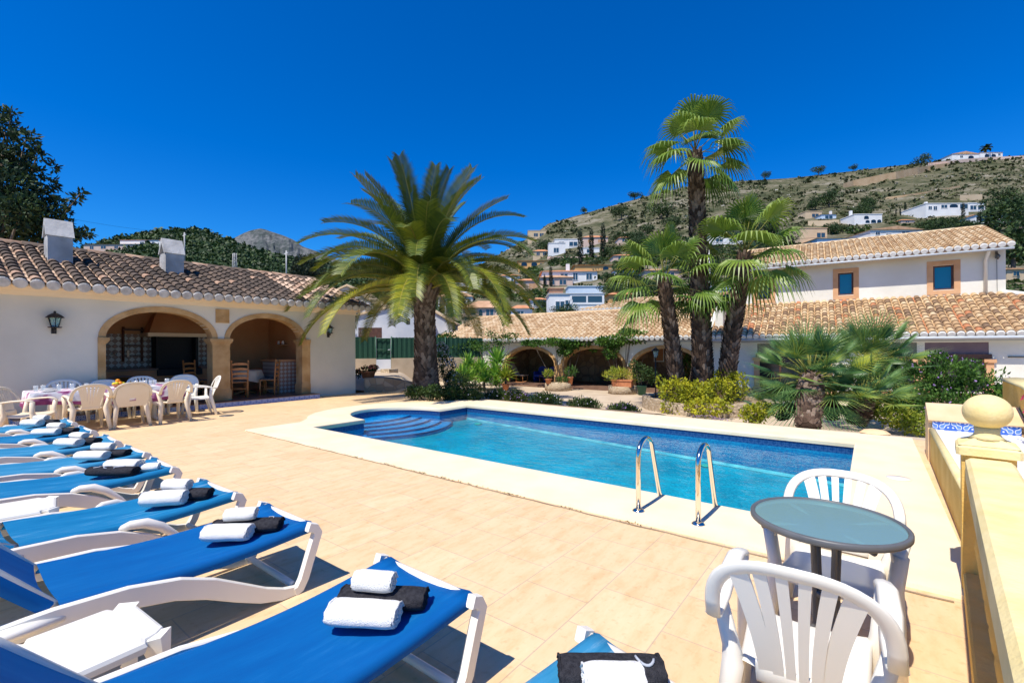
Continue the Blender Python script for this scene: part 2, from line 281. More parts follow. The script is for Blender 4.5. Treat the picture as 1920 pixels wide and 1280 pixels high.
# ---------------- mesh builder ----------------
class MB:
    def __init__(s): s.v=[]; s.f=[]; s.t=[]; s.sm=[]; s.M=Matrix.Identity(4)
    def add(s,vs,fs,tint=.5,smooth=False):
        o=len(s.v)
        if s.M is not None: vs=[s.M@Vector(q) for q in vs]
        s.v.extend([tuple(q) for q in vs])
        for i,q in enumerate(fs):
            s.f.append([k+o for k in q]); s.t.append(tint[i] if isinstance(tint,list) else tint); s.sm.append(smooth)
    def box(s,x0,x1,y0,y1,z0,z1,tint=.5):
        s.add([(x0,y0,z0),(x1,y0,z0),(x1,y1,z0),(x0,y1,z0),(x0,y0,z1),(x1,y0,z1),(x1,y1,z1),(x0,y1,z1)],
          [(0,3,2,1),(4,5,6,7),(0,1,5,4),(1,2,6,5),(2,3,7,6),(3,0,4,7)],tint)
    def bbox(s,x0,x1,y0,y1,z0,z1,b=.01,tint=.5):
        """box with chamfered upright and top edges"""
        def ring(d,z): return [(x0+d+b,y0+d,z),(x1-d-b,y0+d,z),(x1-d,y0+d+b,z),(x1-d,y1-d-b,z),(x1-d-b,y1-d,z),(x0+d+b,y1-d,z),(x0+d,y1-d-b,z),(x0+d,y0+d+b,z)]
        rs=[ring(0,z0),ring(0,z1-b),ring(b,z1)]
        v=[p for r in rs for p in r]; f=[]
        for k in range(2):
            for i in range(8): j=(i+1)%8; f.append((k*8+i,k*8+j,(k+1)*8+j,(k+1)*8+i))
        f.append(tuple(range(16,24))); f.append(tuple(range(7,-1,-1)))
        s.add(v,f,tint)
    def prism(s,pts,d0,d1,axis='y',tint=.5,smooth=False):
        """polygon in the plane across `axis`, extruded from d0 to d1"""
        n=len(pts)
        def mk(p,d): return {'y':(p[0],d,p[1]),'x':(d,p[0],p[1]),'z':(p[0],p[1],d)}[axis]
        v=[mk(p,d0) for p in pts]+[mk(p,d1) for p in pts]
        s.add(v,[(i,(i+1)%n,n+(i+1)%n,n+i) for i in range(n)],tint,smooth)
        s.add([mk(p,d0) for p in pts],[tuple(range(n))],tint); s.add([mk(p,d1) for p in pts],[tuple(range(n-1,-1,-1))],tint)
    def tube(s,path,rad,n=8,tint=.5,cap=True,sq=None,smooth=True,up=None):
        """round (or flat, sq=(a,b)) section swept along a path"""
        P=[Vector(p) for p in path]; m=len(P); v=[]
        if not isinstance(rad,(list,tuple)): rad=[rad]*m
        up=Vector(up) if up else Vector((0,0,1)); pn=None
        for i,p in enumerate(P):
            t=(P[min(i+1,m-1)]-P[max(i-1,0)]).normalized()
            if pn is None:
                a=t.cross(up)
                if a.length<.05: a=t.cross(Vector((0,1,0)))
                pn=a.normalized()
            a=(pn-t*pn.dot(t)).normalized(); pn=a; b=a.cross(t)
            for k in range(n):
                an=2*PI*k/n+(PI/n if n==4 else 0); ca,sa=math.cos(an),math.sin(an)
                ra,rb=(sq if sq else (1,1)); v.append(p+a*ca*rad[i]*ra+b*sa*rad[i]*rb)
        f=[]
        for i in range(m-1):
            for k in range(n): j=(k+1)%n; f.append((i*n+k,i*n+j,(i+1)*n+j,(i+1)*n+k))
        if cap: f.append(tuple(range(n-1,-1,-1))); f.append(tuple((m-1)*n+k for k in range(n)))
        s.add(v,f,tint,smooth)
    def lathe(s,prof,n=16,c=(0,0,0),tint=.5,smooth=True,sy=1):
        v=[]; m=len(prof)
        for r,z in prof:
            for k in range(n): v.append((c[0]+r*math.cos(2*PI*k/n),c[1]+sy*r*math.sin(2*PI*k/n),c[2]+z))
        f=[(i*n+k,i*n+(k+1)%n,(i+1)*n+(k+1)%n,(i+1)*n+k) for i in range(m-1) for k in range(n)]
        f.append(tuple(range(n-1,-1,-1))); f.append(tuple((m-1)*n+k for k in range(n)))
        s.add(v,f,tint,smooth)
    def ball(s,c,r,sq=1,n=10,m=7,tint=.5):
        s.lathe([(max(.001,r*math.sin(PI*i/m)),-r*sq*math.cos(PI*i/m)) for i in range(m+1)],n,c,tint)
    def build(s,name,mat,parent=None,label=None):
        me=D.meshes.new(name); me.from_pydata(s.v,[],s.f); me.validate(verbose=False) if False else None
        a=me.attributes.new('tint','FLOAT','FACE'); a.data.foreach_set('value',s.t)
        me.polygons.foreach_set('use_smooth',s.sm); me.update()
        me.materials.append(MT[mat] if isinstance(mat,str) else mat)
        o=D.objects.new(name,me); COL.objects.link(o)
        if parent: o.parent=parent
        if label: o['label']=label
        return o
def thing(name,label,cat,loc=(0,0,0),rz=0,group=None):
    o=D.objects.new(name,None); COL.objects.link(o); o.location=loc; o.rotation_euler=(0,0,rz); o.empty_display_size=.1
    o['label']=label; o['category']=cat
    if group: o['group']=group
    return o
def tag(o,label,cat,group=None):
    o['label']=label; o['category']=cat
    if group: o['group']=group
    return o
def dup(o,loc,rz,label,group=None,sc=1):
    r=o.copy(); COL.objects.link(r); r.location=loc; r.rotation_euler=(0,0,rz); r.scale=(sc,sc,sc); r['label']=label
    if group: r['group']=group
    for ch in o.children:
        c=ch.copy(); COL.objects.link(c); c.parent=r
        for g in ch.children:
            d=g.copy(); COL.objects.link(d); d.parent=c
    return r
def arc(cx,cz,rx,rz,a0,a1,n): return [(cx+rx*math.cos(a0+(a1-a0)*i/n),cz+rz*math.sin(a0+(a1-a0)*i/n)) for i in range(n+1)]
def arch_wall(mb,s0,s1,z0,z1,d0,d1,ops,axis):
    """wall panel with openings; ops: (a0,a1,zbase,zspring,ztop) flat when zspring==ztop"""
    ops=sorted(ops); cur=s0; mk=lambda pts: mb.prism(pts,d0,d1,axis)
    for a0,a1,zb,zs,zt in ops:
        if a0>cur: mk([(cur,z0),(a0,z0),(a0,z1),(cur,z1)])
        if zb>z0: mk([(a0,z0),(a1,z0),(a1,zb),(a0,zb)])
        if zt>zs+.01:
            c=(a0+a1)/2; rx=(a1-a0)/2; pts=arc(c,zs,rx,zt-zs,PI,0,20)
            for p,q in zip(pts[:-1],pts[1:]): mk([p,q,(q[0],z1),(p[0],z1)])
        else: mk([(a0,zt),(a1,zt),(a1,z1),(a0,z1)])
        cur=a1
    if s1>cur: mk([(cur,z0),(s1,z0),(s1,z1),(cur,z1)])
def arch_ring(mb,a0,a1,zs,zt,wd,d0,d1,axis,n=22):
    c=(a0+a1)/2; rx=(a1-a0)/2; i_=arc(c,zs,rx,zt-zs,PI,0,n); o_=arc(c,zs,rx+wd,zt-zs+wd,PI,0,n)
    for k in range(n): mb.prism([i_[k],i_[k+1],o_[k+1],o_[k]],d0,d1,axis)
def tiles(mb,ends,O,S_,U_,width,length,tint,pitch=.225,tl=.36,rj=.004,clip=None):
    """barrel tiles: O lower left corner on the eave, S_ along the eave, U_ up the slope"""
    O=Vector(O); S_=Vector(S_).normalized(); U_=Vector(U_).normalized(); N=S_.cross(U_).normalized()
    if N.z<0: N=-N
    nc=max(1,int(round(width/pitch))); pitch=width/nc; nr=max(1,int(round(length/tl))); tl=length/nr
    r=pitch*.40
    cross=[(math.cos(a),math.sin(a)) for a in [PI*k/5 for k in range(6)]]
    for c in range(nc+1):
        x=(c)*pitch
        for k in range(nr):
            if clip and not clip(x,k*tl): continue
            t=tint(c/nc,k/nr,c,k); y0=k*tl-.03; y1=(k+1)*tl+.02; j=random.uniform(-rj,rj)
            vs=[]
            for (yy,rr,zz) in ((y0,r*1.05,.035),(y1,r*.86,.012)):
                for ca,sa in cross: vs.append(O+S_*(x+j+ca*rr)+U_*yy+N*(zz+sa*rr*.85))
            for ca,sa in cross: vs.append(O+S_*(x+j+ca*(r*1.05-.014))+U_*y0+N*(.035+sa*rr*.85-.004))
            f=[(i,i+1,7+i,6+i) for i in range(5)]
            mb.add(vs[:12],f,t,True)
            mb.add(vs,[(i,i+1,13+i,12+i) for i in range(5)],max(0,t-.25))
            if c<nc:   # pan tile between the covers
                t2=tint(c/nc+.37,k/nr,c+50,k); pv=[]
                for yy,zz in ((y0,.012),(y1,0)):
                    for q,h in ((.2,.03),(.38,.005),(.62,.005),(.8,.03)): pv.append(O+S_*(x+q*pitch)+U_*yy+N*(zz+h))
                mb.add(pv,[(i,i+1,5+i,4+i) for i in range(3)],t2,True)
        if ends is not None and not(clip and not clip(x,0)):
            rr=pitch*.455; q=[O+S_*(x+math.cos(a)*rr)-U_*.075+N*(-.022+math.sin(a)*rr*.95) for a in [2*PI*k/14 for k in range(14)]]
            q2=[p+U_*.10 for p in q]; q3=[p-U_*.012+(O+S_*x-U_*.075+N*(-.022)-p)*.22 for p in q]; ends.add(q+q2+q3,[(i,(i+1)%14,14+(i+1)%14,14+i) for i in range(14)]+[((i+1)%14,i,28+i,28+(i+1)%14) for i in range(14)]+[tuple(28+i for i in range(13,-1,-1))],.5,False)
# ---------------- foliage ----------------
def leafquad(mb,p,d,nrm,L,Wd,t):
    d=d.normalized(); s_=d.cross(nrm)
    if s_.length<1e-3: s_=d.cross(Vector((.3,.5,.8)))
    s_.normalize(); mb.add([p,p+d*L*.45+s_*Wd*.5,p+d*L,p+d*L*.45-s_*Wd*.5],[(0,1,2,3)],t)
def rv():
    while 1:
        v=Vector((random.uniform(-1,1),random.uniform(-1,1),random.uniform(-1,1)))
        if .05<v.length<1: return v.normalized()
def foliage(mb,blobs,n,size,asp=.5,shell=.55,upb=.25,tb=.5,tv=.35):
    """leaves scattered through ellipsoids: blobs of (centre, radii)"""
    vol=[b[1][0]*b[1][1]*b[1][2] for b in blobs]; tot=sum(x**.7 for x in vol)
    for b,vv in zip(blobs,vol):
        c=Vector(b[0]); k=int(n*vv**.7/tot)
        for _ in range(k):
            d=rv(); rr=random.uniform(shell,1.0)*(1+.22*noise.noise(d*2.2+c))
            p=c+Vector((d.x*b[1][0],d.y*b[1][1],d.z*b[1][2]))*rr
            ld=(d*.8+rv()+Vector((0,0,upb))).normalized()
            nn=noise.noise(p*(1.6/max(.05,max(b[1]))))
            t=min(1,max(0,tb+tv*nn*1.4+random.uniform(-.28,.28)))
            s=size*random.uniform(.65,1.25); leafquad(mb,p,ld,rv(),s,s*asp,t)
def frond(mb,rm,o,az,el,L,drop,n=70,lw=.035,ll=.5,tb=.45,twist=0):
    tw=random.uniform(-.6,.6)
    p=Vector(o); ds=L/26; path=[p.copy()]; dirs=[]; e=el
    for i in range(26):
        e=el-drop*(i/26)**1.35; d=Vector((math.cos(az)*math.cos(e),math.sin(az)*math.cos(e),math.sin(e)))
        dirs.append(d); p=p+d*ds; path.append(p.copy())
    rm.tube(path[::2]+[path[-1]],[max(.006,.04*(1-i/14)) for i in range(len(path[::2])+1)],5,.3+.5*tb)
    side=Vector((-math.sin(az),math.cos(az),0))
    for i in range(n):
        q=.12+.88*i/n; k=min(25,int(q*26)); fr=q*26-k; P=path[k].lerp(path[min(26,k+1)],min(1,fr)); d=dirs[min(25,k)]
        up=side.cross(d).normalized(); up=-up if up.z<0 and abs(e)<1.4 else up
        l=ll*math.sin(PI*(.12+.80*q))**.6*random.uniform(.85,1.1)
        for sg in (-1,1):
            a=.95-.55*q; ld=(d*math.sin(1.2-a*.6)*.75+side*sg*math.cos(.35)*(1.05-.35*q)+up*(.35-.1*q)).normalized()
            ld=(ld+Vector((0,0,sg*tw*.35))).normalized(); tip=P+ld*l+Vector((0,0,-.07*l)); mid=P+ld*l*.5+Vector((0,0,.012)); wv=d*lw*.5
            t=min(1,max(0,tb+random.uniform(-.15,.15)))
            mb.add([P-wv,P+wv,mid+wv*1.3,tip,mid-wv*1.3],[(0,1,2,4),(4,2,3)],t)
def fanleaf(pm,mb,o,d,Rr,pet,segs=26,span=2.5,fused=.5,droop=.35,tb=.5,wd=None,stiff=False):
    """palmate leaf on a stalk from o in direction d"""
    o=Vector(o); d=Vector(d).normalized(); sd_=d.cross(UP)
    if sd_.length<.1: sd_=Vector((1,0,0))
    sd_.normalize(); sd_=(sd_+rv()*.25); sd_=(sd_-d*sd_.dot(d)).normalized(); nn=sd_.cross(d).normalized()
    m1=o+d*pet*.5+Vector((0,0,.03*pet)); hub=o+d*pet+Vector((0,0,-.06*pet))
    pm.tube([o,m1,hub],[.018,.013,.009],5,.35)
    d2=(d+Vector((0,0,-.25)) if not stiff else d).normalized(); nn=sd_.cross(d2).normalized()
    for i in range(segs):
        a=(-.5+(i+.5)/segs)*2*span; da=span/segs*(1.0 if not stiff else .9)
        def pt(r,an,lift=0.): 
            q=hub+(d2*math.cos(an)+sd_*math.sin(an))*r+nn*(lift+.10*r*math.cos(an*1.2))
            return q
        Li=Rr*(1-.20*(abs(a)/span)**2)*random.uniform(.93,1.05); f=fused*Li
        t=min(1,max(0,tb+random.uniform(-.13,.13)))
        A=hub; B=pt(f,a-da); C_=pt(f,a+da); Mi=pt(f,a,.03*Rr)
        dr=droop*Rr
        e1=pt(f+(Li-f)*.55,a)-Vector((0,0,dr*.22)); e2=pt(Li,a)-Vector((0,0,dr*random.uniform(.7,1.2)))
        w1=(C_-B)*.34
        mb.add([A,B,Mi,C_],[(0,1,2),(0,2,3)],t)
        mb.add([B,Mi,C_,e1-w1,e1+w1,e2],[(0,1,3),(1,4,3),(1,2,4),(3,4,5)],min(1,t+.08))
def scaled_trunk(mb,path,rad,rows,per,plate=.05,up=.6,tb=.5,hgt=1.0,nz=12):
    """trunk swept along a path with overlapping leaf-base scars"""
    mb.tube(path,[r*.96 for r in rad],nz,.15)
    P=[Vector(p) for p in path]; seg=len(P)-1
    for i in range(rows):
        q=(i+.5)/rows*seg; k=min(seg-1,int(q)); fr=q-k; c=P[k].lerp(P[k+1],fr); r=rad[k]*(1-fr)+rad[k+1]*fr
        t=(P[k+1]-P[k]).normalized(); a=t.cross(Vector((0,1,0))).normalized(); b=t.cross(a); hh=(P[k+1]-P[k]).length*seg/rows*hgt
        for j in range(per):
            an=2*PI*(j+.5*(i%2))/per+random.uniform(-.06,.06); o=a*math.cos(an)+b*math.sin(an); s_=-a*math.sin(an)+b*math.cos(an)
            w_=PI*r/per*.98; base=c+o*r*.94; out=plate*random.uniform(.7,1.3)
            top=base+t*hh*up+o*out; v=[base-s_*w_,base-t*hh*.55+o*out*.15,base+s_*w_,top+s_*w_*.45,top-s_*w_*.45]
            ti=min(1,max(0,tb+random.uniform(-.4,.4))); mb.add(v,[(0,1,2,3,4)],ti); mb.add([v[0],v[4],v[3],v[2],base+t*hh*.6],[(0,1,4),(1,2,4),(2,3,4)],max(0,ti-.4))
# ---------------- ground, terrace, pool ----------------
from mathutils.geometry import tessellate_polygon
def struct(mb,name,mat,kind='structure'):
    o=mb.build(name,mat); o['kind']=kind; return o
def smooth(a,b,x): q=min(1,max(0,(x-a)/(b-a))); return q*q*(3-2*q)
m=MB(); a=[(-.2,4.62),(-.2,8.8),(-8.3,8.8),(-8.3,7.85)]
alc=[(-8.3+1.4*math.cos(t),6.8+1.05*math.sin(t)) for t in [PI/2+PI*i/14 for i in range(1,14)]]
inner=a+alc+[(-8.3,5.75),(-8.3,4.62)]
oalc=[(-8.75+1.72*math.cos(t),6.9+1.95*math.sin(t)) for t in [PI*.62+PI*.76*i/14 for i in range(15)]]
outer=[(.52,3.80),(.52,9.78),(-8.7,9.95),(-9.2,9.4)]+oalc+[(-9.05,4.75),(-9.03,3.72),(-6,3.745),(-3,3.77)]
def inset(poly,d):
    n=len(poly); r=[]; 
    for i in range(n):
        p0,p1,p2=Vector(poly[i-1]),Vector(poly[i]),Vector(poly[(i+1)%n]); e1=(p1-p0).normalized(); e2=(p2-p1).normalized()
        n1=Vector((-e1.y,e1.x)); n2=Vector((-e2.y,e2.x)); b=(n1+n2)
        b=b.normalized()/max(.5,b.normalized().dot(n1)); r.append((p1.x+b.x*d,p1.y+b.y*d))
    return r
ii=inset(inner,-.03) if True else inner
def ringz(poly,z): return [Vector((x,y,z)) for x,y in poly]
zt=.024
top_o=ringz(outer,zt); top_i=ringz(ii,zt)
tr_=tessellate_polygon([top_o,top_i]); m.add(top_o+top_i,[tuple(t) for t in tr_])
def skirt(mb,pa,pb,sm=False):
    n=len(pa); mb.add(pa+pb,[(i,(i+1)%n,n+(i+1)%n,n+i) for i in range(n)],.5,sm)
skirt(m,ringz(outer,zt),ringz(inset(outer,-.012),-.01))
skirt(m,top_i,ringz(inset(inner,-.008),zt-.008),True); skirt(m,ringz(inset(inner,-.008),zt-.008),ringz(inner,zt-.03),True); skirt(m,ringz(inner,zt-.03),ringz(inner,-.055),True)
struct(m,'pool_coping','coping')
m=MB(); hole=[(.40,3.92),(.40,9.68),(-8.75,9.82),(-9.1,9.3)]+[(-8.75+1.6*math.cos(t),6.9+1.8*math.sin(t)) for t in [PI*.62+PI*.76*i/14 for i in range(15)]]+[(-8.93,4.9),(-8.93,3.84),(-6,3.86),(-3,3.89)]
tb_=ringz([(-30,-8),(9,-8),(9,9.8),(.9,9.8),(-13.55,10.05),(-13.55,9.05),(-30,9.05)],0); hb=ringz(hole,0)
m.add(tb_+hb,[tuple(t) for t in tessellate_polygon([tb_,hb])]); struct(m,'terrace','terrace')
wall=inset(inner,-.02)
def fz(x): return -.36-.32*min(1,max(0,(x+8.3)/8.1))
MT['plwall']=mosaic_mat('blue_pool_mosaic',(.0,.16,.42),(.03,.36,.62),40)
MT['plfloor']=mosaic_mat('turquoise_pool_mosaic',(.0,.22,.34),(.02,.50,.64),38)
MT['plstep']=mosaic_mat('light_blue_step',(.0,.26,.68),(.03,.44,.84),50)
MT['plnose']=mosaic_mat('navy_step_edge',(.0,.03,.16),(.0,.08,.28),50)
MT['plreflect']=M('pale_pool_reflection',(.05,.36,.48),(.36,.64,.70),4,.5)  # the water's pale reflection line, put into the colour of an added strip
MT['water']=water_mat()
m=MB(); n=len(wall); m.add(ringz(wall,-.17)+[Vector((x,y,fz(x))) for x,y in wall],[(i,(i+1)%n,n+(i+1)%n,n+i) for i in range(n)]); pw=struct(m,'pool_wall','plwall')
m=MB(); skirt(m,ringz(wall,-.05),ringz(wall,-.17)); struct(m,'pool_tile_border','azulp')
MT_b=MT['azulp']
m=MB(); f_=[Vector((x,y,fz(x))) for x,y in wall]; m.add(f_,[tuple(t) for t in tessellate_polygon([f_])]); struct(m,'pool_floor','plfloor')
m=MB(); w2=inset(wall,.05); sk=[Vector((x,y,fz(x)+.05)) for x,y in inset(wall,.006)]; sk2=[Vector((x,y,fz(x)+.006)) for x,y in w2]; sk=sk[0:3]; sk2=sk2[0:3]
m.add(sk+sk2,[(0,1,4,3),(1,2,5,4)]); struct(m,'pool_reflection_line','plreflect')
m=MB(); m2=MB()
for k in range(5):
    z=-.195-.032*k; u0=-9.42+.33*k; hw_=1.28
    arcp=[(u0+.52*(1-((v-6.8)/hw_)**2),v) for v in [6.8-hw_+2*hw_*i/22 for i in range(23)]]
    m.prism([(-9.9,6.8-hw_)]+arcp+[(-9.9,6.8+hw_)],-.9,z-.0,'z')
    ins=[(x,y) for x,y in arcp if (x>-8.28 or ((x+8.3)/1.38)**2+((y-6.8)/1.03)**2<1)]
    m2.tube([(x,y,z-.004) for x,y in ins],.022,6)
struct(m,'pool_steps','plstep'); struct(m2,'pool_step_edges','plnose')
m=MB(); f_=ringz(inset(inner,.0),-.165); m.add(f_,[tuple(t) for t in tessellate_polygon([f_])]); struct(m,'pool_water','water')
m=MB(); m.lathe([(.10,0),(.115,.008),(.09,.014),(.0,.014)],16)
MT['jet']=M('green_drain_ring',(.1,.55,.42),None,rough=.4)
for i,(px,py) in enumerate([(992,787),(1375,833)]):
    q=G(px,py,-.3); q.y=min(q.y,8.79)
    o=MB(); o.lathe([(.09,0),(.10,.006),(.075,.02),(.05,.012),(.001,.012)],16); 
    o=o.build('skimmer_ring','jet'); p=G(px,py,fz(-3)+.02); o.location=(p.x,min(8.5,p.y),fz(p.x)+.01)
    tag(o,['pale green ring on the pool floor near the far left corner','pale green ring on the pool floor towards the right end'][i],'pool drain','rings on the pool floor')
# garden ground beyond the terrace
def gz(u,v):
    Yd=u*FW.x+v*FW.y; a_=(u*RT.x+v*RT.y)/max(1,Yd); L=(1-smooth(-.245,-.19,a_))*(1-smooth(24,30,Yd))
    r=-.47*smooth(9.95,12.6,v); l=.42*smooth(9.9,10.6,v)*(1-.3*smooth(12,20,v))
    return (L*l+(1-L)*r)
m=MB(); us=[-60+i*1.0 for i in range(35)]+[-25+i*.5 for i in range(1,60)]+[4.5+i*1 for i in range(1,36)]; vs=[9.78+.25*i for i in range(16)]+[13.8+i*.8 for i in range(30)]
nv=len(vs); pts=[(u,v,gz(u,v)-.012+(.015*noise.noise(Vector((u,v,0))) if v>10.2 else 0)) for u in us for v in vs]
m.add(pts,[(i*nv+j,(i+1)*nv+j,(i+1)*nv+j+1,i*nv+j+1) for i in range(len(us)-1) for j in range(nv-1)],.5,True); struct(m,'garden_path','path')
m=MB(); N_=48
m.add([(0,0,-1.1)]+[(6000*math.cos(2*PI*i/N_),6000*math.sin(2*PI*i/N_),-1.1) for i in range(N_)],[(0,i+1,(i+1)%N_+1) for i in range(N_)]); struct(m,'ground','grnd')
# planting soil strip behind the coping
m=MB(); nu,nv_=60,12; P_=[]
for i in range(nu+1):
    for j in range(nv_+1):
        u=-12.4+8.6*i/nu; wv=1.25+.25*math.sin(u*1.3)-.5*smooth(-7,-4,u); v=9.86+wv*j/nv_; P_.append((u,v,gz(u,v)+.012))
m.add(P_,[(i*(nv_+1)+j,(i+1)*(nv_+1)+j,(i+1)*(nv_+1)+j+1,i*(nv_+1)+j+1) for i in range(nu) for j in range(nv_)],.5,True); struct(m,'flower_bed_soil','soil')

# ---------------- barbecue house (left) ----------------
B=thing('barbecue_house','long white barbecue house with two sandstone arches and a brown tiled roof','outbuilding',(-13.6,0,0))
m=MB(); arch_wall(m,-3.5,9.05,0,2.76,-.32,0,[(2.66,4.80,.12,1.75,2.40),(5.21,7.21,.12,1.75,2.37)],'x')
m.box(-3.4,-.32,8.8,9.05,0,2.76); m.box(-3.4,-3.1,-3.5,8.8,0,3.2); m.box(-3.1,-.32,-3.5,-3.2,0,2.76); m.prism([(-3.4,2.76),(.0,2.76),(-3.1,3.95),(-3.4,3.95)],8.8,9.05,'y')
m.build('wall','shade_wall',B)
m=MB(); m.prism([(0,2.60),(.03,2.62),(.07,2.70),(.14,2.74),(.16,2.78),(0,2.78)],-3.5,9.06,'y',smooth=False); m.build('cornice','peach_band',B)
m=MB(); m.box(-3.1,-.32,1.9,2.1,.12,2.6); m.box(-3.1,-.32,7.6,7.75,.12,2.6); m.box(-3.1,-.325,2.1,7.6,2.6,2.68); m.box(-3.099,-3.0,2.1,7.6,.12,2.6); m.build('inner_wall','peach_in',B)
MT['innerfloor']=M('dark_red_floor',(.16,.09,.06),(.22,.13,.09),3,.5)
m=MB(); m.box(-3.0,0,2.1,7.6,.02,.121); m.build('floor','innerfloor',B)
m=MB(); m.box(.001,.46,1.2,7.52,0,.115); m.build('step','azul',B)
m=MB(); m.box(.001,.475,1.19,7.53,.115,.128); m.build('step_tread','innerfloor',B)
m=MB(); arch_ring(m,2.665,4.795,1.76,2.395,.13,-.33,.025,'x'); m.build('arch','stone',B)
m=MB(); arch_ring(m,5.215,7.205,1.76,2.365,.13,-.33,.025,'x'); m.build('arch','stone',B)
def pil(v0,v1,lft=True,rgt=True):
    m=MB(); l=.055 if lft else 0; r=.055 if rgt else 0; x0=-.34
    m.box(x0,.03,v0,v1,.42,1.62); m.box(x0-.02,.05,v0-l*.5,v1+r*.5,.128,.40); m.box(x0-.01,.04,v0-l*.25,v1+r*.25,.40,.43)
    for z0,z1,k in ((1.62,1.64,.3),(1.64,1.665,.6),(1.665,1.69,.85),(1.69,1.76,1.15)): m.box(x0-.03*k,.03+.035*k,v0-l*k,v1+r*k,z0,z1)
    m.build('pillar','stone',B)
pil(2.53,2.664,False,True); pil(4.796,5.214); pil(7.206,7.46,True,False)
m=MB(); m.box(.0,.03,4.88,5.20,2.18,2.54); m.box(.03,.036,4.98,5.10,2.36,2.375); m.box(.03,.036,5.03,5.05,2.30,2.42); m.build('plaque','stone',B)
m=MB(); m.prism([(.27,2.77),(.27,2.81),(-3.0,4.07),(-6.4,2.83),(-6.4,2.79),(-3.0,4.02)],-3.6,9.2,'y',.3); m.build('roof','peach_band',B)
en=MB(); m=MB()
def tG(a,b,c,k):
    return (random.choice([.1,.3,.45,.5,.62,.7]) if c<47 else random.choice([.75,.9,1,.95,.6])) if random.random()<.95 else .88
tiles(m,en,(.38,-3.6,2.84),(0,1,0),(-3.38,0,1.23),12.85,3.58,tG,.232,.30)
tiles(m,None,(-6.4,-3.6,2.84),(0,1,0),(3.4,0,1.23),12.85,3.6,tG,.232,.36)
r_=[]; 
for i in range(32):
    y=-3.6+i*.405; vv=[]
    for yy,rr in ((y,.12),(y+.43,.10)):
        for k in range(6): an=PI*k/5; vv.append((-3.0+rr*math.cos(an),yy,4.08+rr*.9*math.sin(an)))
    m.add(vv,[(q,q+1,7+q,6+q) for q in range(5)]+[(5,4,3,2,1,0)],random.choice([.4,.6,.8,.9]),True)
m.build('roof_tiles','tileG',B); en.build('eave_tile_ends','eaveg',B)
m=MB(); m.box(-3.0,.0,9.051,9.25,2.70,2.78); m.build('verge_moulding','peach_band',B)
MT['chim']=M('weathered_chimney',(.36,.35,.33),(.56,.55,.53),2.5,.95,.5,12)
def chimney(y0,y1,x0,x1,zb,zt):
    m=MB(); m.box(x0,x1,y0,y1,zb,zt-.42); k=.04; zz=zt-.42
    m.prism([(x0-.02,zz),(x0+.05,zz),((x0+x1)/2,zt-.13),(x1-.05,zz),(x1+.02,zz),((x0+x1)/2+.03,zt),((x0+x1)/2-.03,zt)],y0-.03,y1+.03,'y'); m.box((x0+x1)/2-.05,(x0+x1)/2+.05,y0+.05,y1-.05,zz,zt-.2)
    m.build('chimney','chim',B)
chimney(1.93,2.36,-1.95,-1.45,3.2,4.57); chimney(4.2,4.62,-1.95,-1.45,3.2,4.52)
# kitchen inside
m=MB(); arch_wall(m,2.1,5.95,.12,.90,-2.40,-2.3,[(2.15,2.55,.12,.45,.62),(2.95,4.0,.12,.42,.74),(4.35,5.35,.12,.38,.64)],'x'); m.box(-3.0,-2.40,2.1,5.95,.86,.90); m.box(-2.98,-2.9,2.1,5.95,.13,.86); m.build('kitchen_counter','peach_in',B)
m=MB(); arch_ring(m,2.95,4.0,.42,.74,.06,-2.3,-2.285,'x',12); m.build('arch_edge','innerfloor',B)
m=MB(); arch_ring(m,4.35,5.35,.38,.64,.06,-2.3,-2.285,'x',12); m.build('arch_edge','innerfloor',B)
m=MB(); m.box(-3.0,-2.26,2.1,4.25,.902,.955); m.box(-3.0,-2.26,5.3,5.95,.902,.955); m.build('worktop','innerfloor',B)
m=MB(); m.box(-3.0,-2.985,2.1,5.95,.955,1.92); m.build('wall_tiles','diam',B)
m=MB(); m.box(-2.98,-2.75,4.28,5.25,.80,1.86); m.box(-2.75,-2.22,4.22,5.32,.74,.92); m.box(-2.9,-2.45,4.25,4.32,.9,1.86); m.box(-2.9,-2.45,5.22,5.29,.9,1.86); m.build('firebox','black',B)
m=MB(); v=[(-2.99,4.05,1.95),(-2.3,4.05,1.95),(-2.3,5.4,1.95),(-2.99,5.4,1.95),(-2.99,4.35,2.62),(-2.75,4.35,2.62),(-2.75,5.15,2.62),(-2.99,5.15,2.62)]
m.add(v,[(0,1,5,4),(1,2,6,5),(2,3,7,6),(0,3,2,1)]); m.build('hood','peach_in',B)
m=MB(); m.box(-2.99,-2.24,4.0,5.45,1.85,1.955); m.build('hood_shelf','peach_band',B)
m=MB()
for yy in (3.62,4.04): m.tube([(-2.94,yy,1.15),(-2.94,yy,2.12)],.03,6)
m.box(-2.96,-2.86,3.6,4.06,2.02,2.06); m.box(-2.96,-2.84,3.6,4.06,1.58,1.62); m.box(-2.96,-2.9,3.6,4.06,1.3,1.33)
rk=m.build('plate_rack','dwood'); rk.location=(-13.6,0,0); tag(rk,'dark wooden plate rack on the tiled kitchen wall','rack')
m=MB(); m.tube([(0,0,.26),(0,0,.06)],.008,6); m.lathe([(.001,-.03),(.04,-.02),(.05,.02),(.045,.02)],8,(0,0,.02)); o=m.build('ladle','steel'); o.location=(-16.45,3.42,1.35); tag(o,'steel ladle hanging on the kitchen tiles','ladle')
m=MB(); m.tube([(0,0,.30),(0,0,.18)],.006,6); m.box(-.012,.012,-.022,.022,0,.18); o=m.build('brush','lemon' if False else 'peach_band'); o.location=(-16.42,3.70,1.28); tag(o,'pale wooden handled brush hanging under the plate rack','brush')
m=MB(); m.box(-1.75,-.75,6.85,7.598,.121,1.10); m.build('bar_counter','diam2',B)
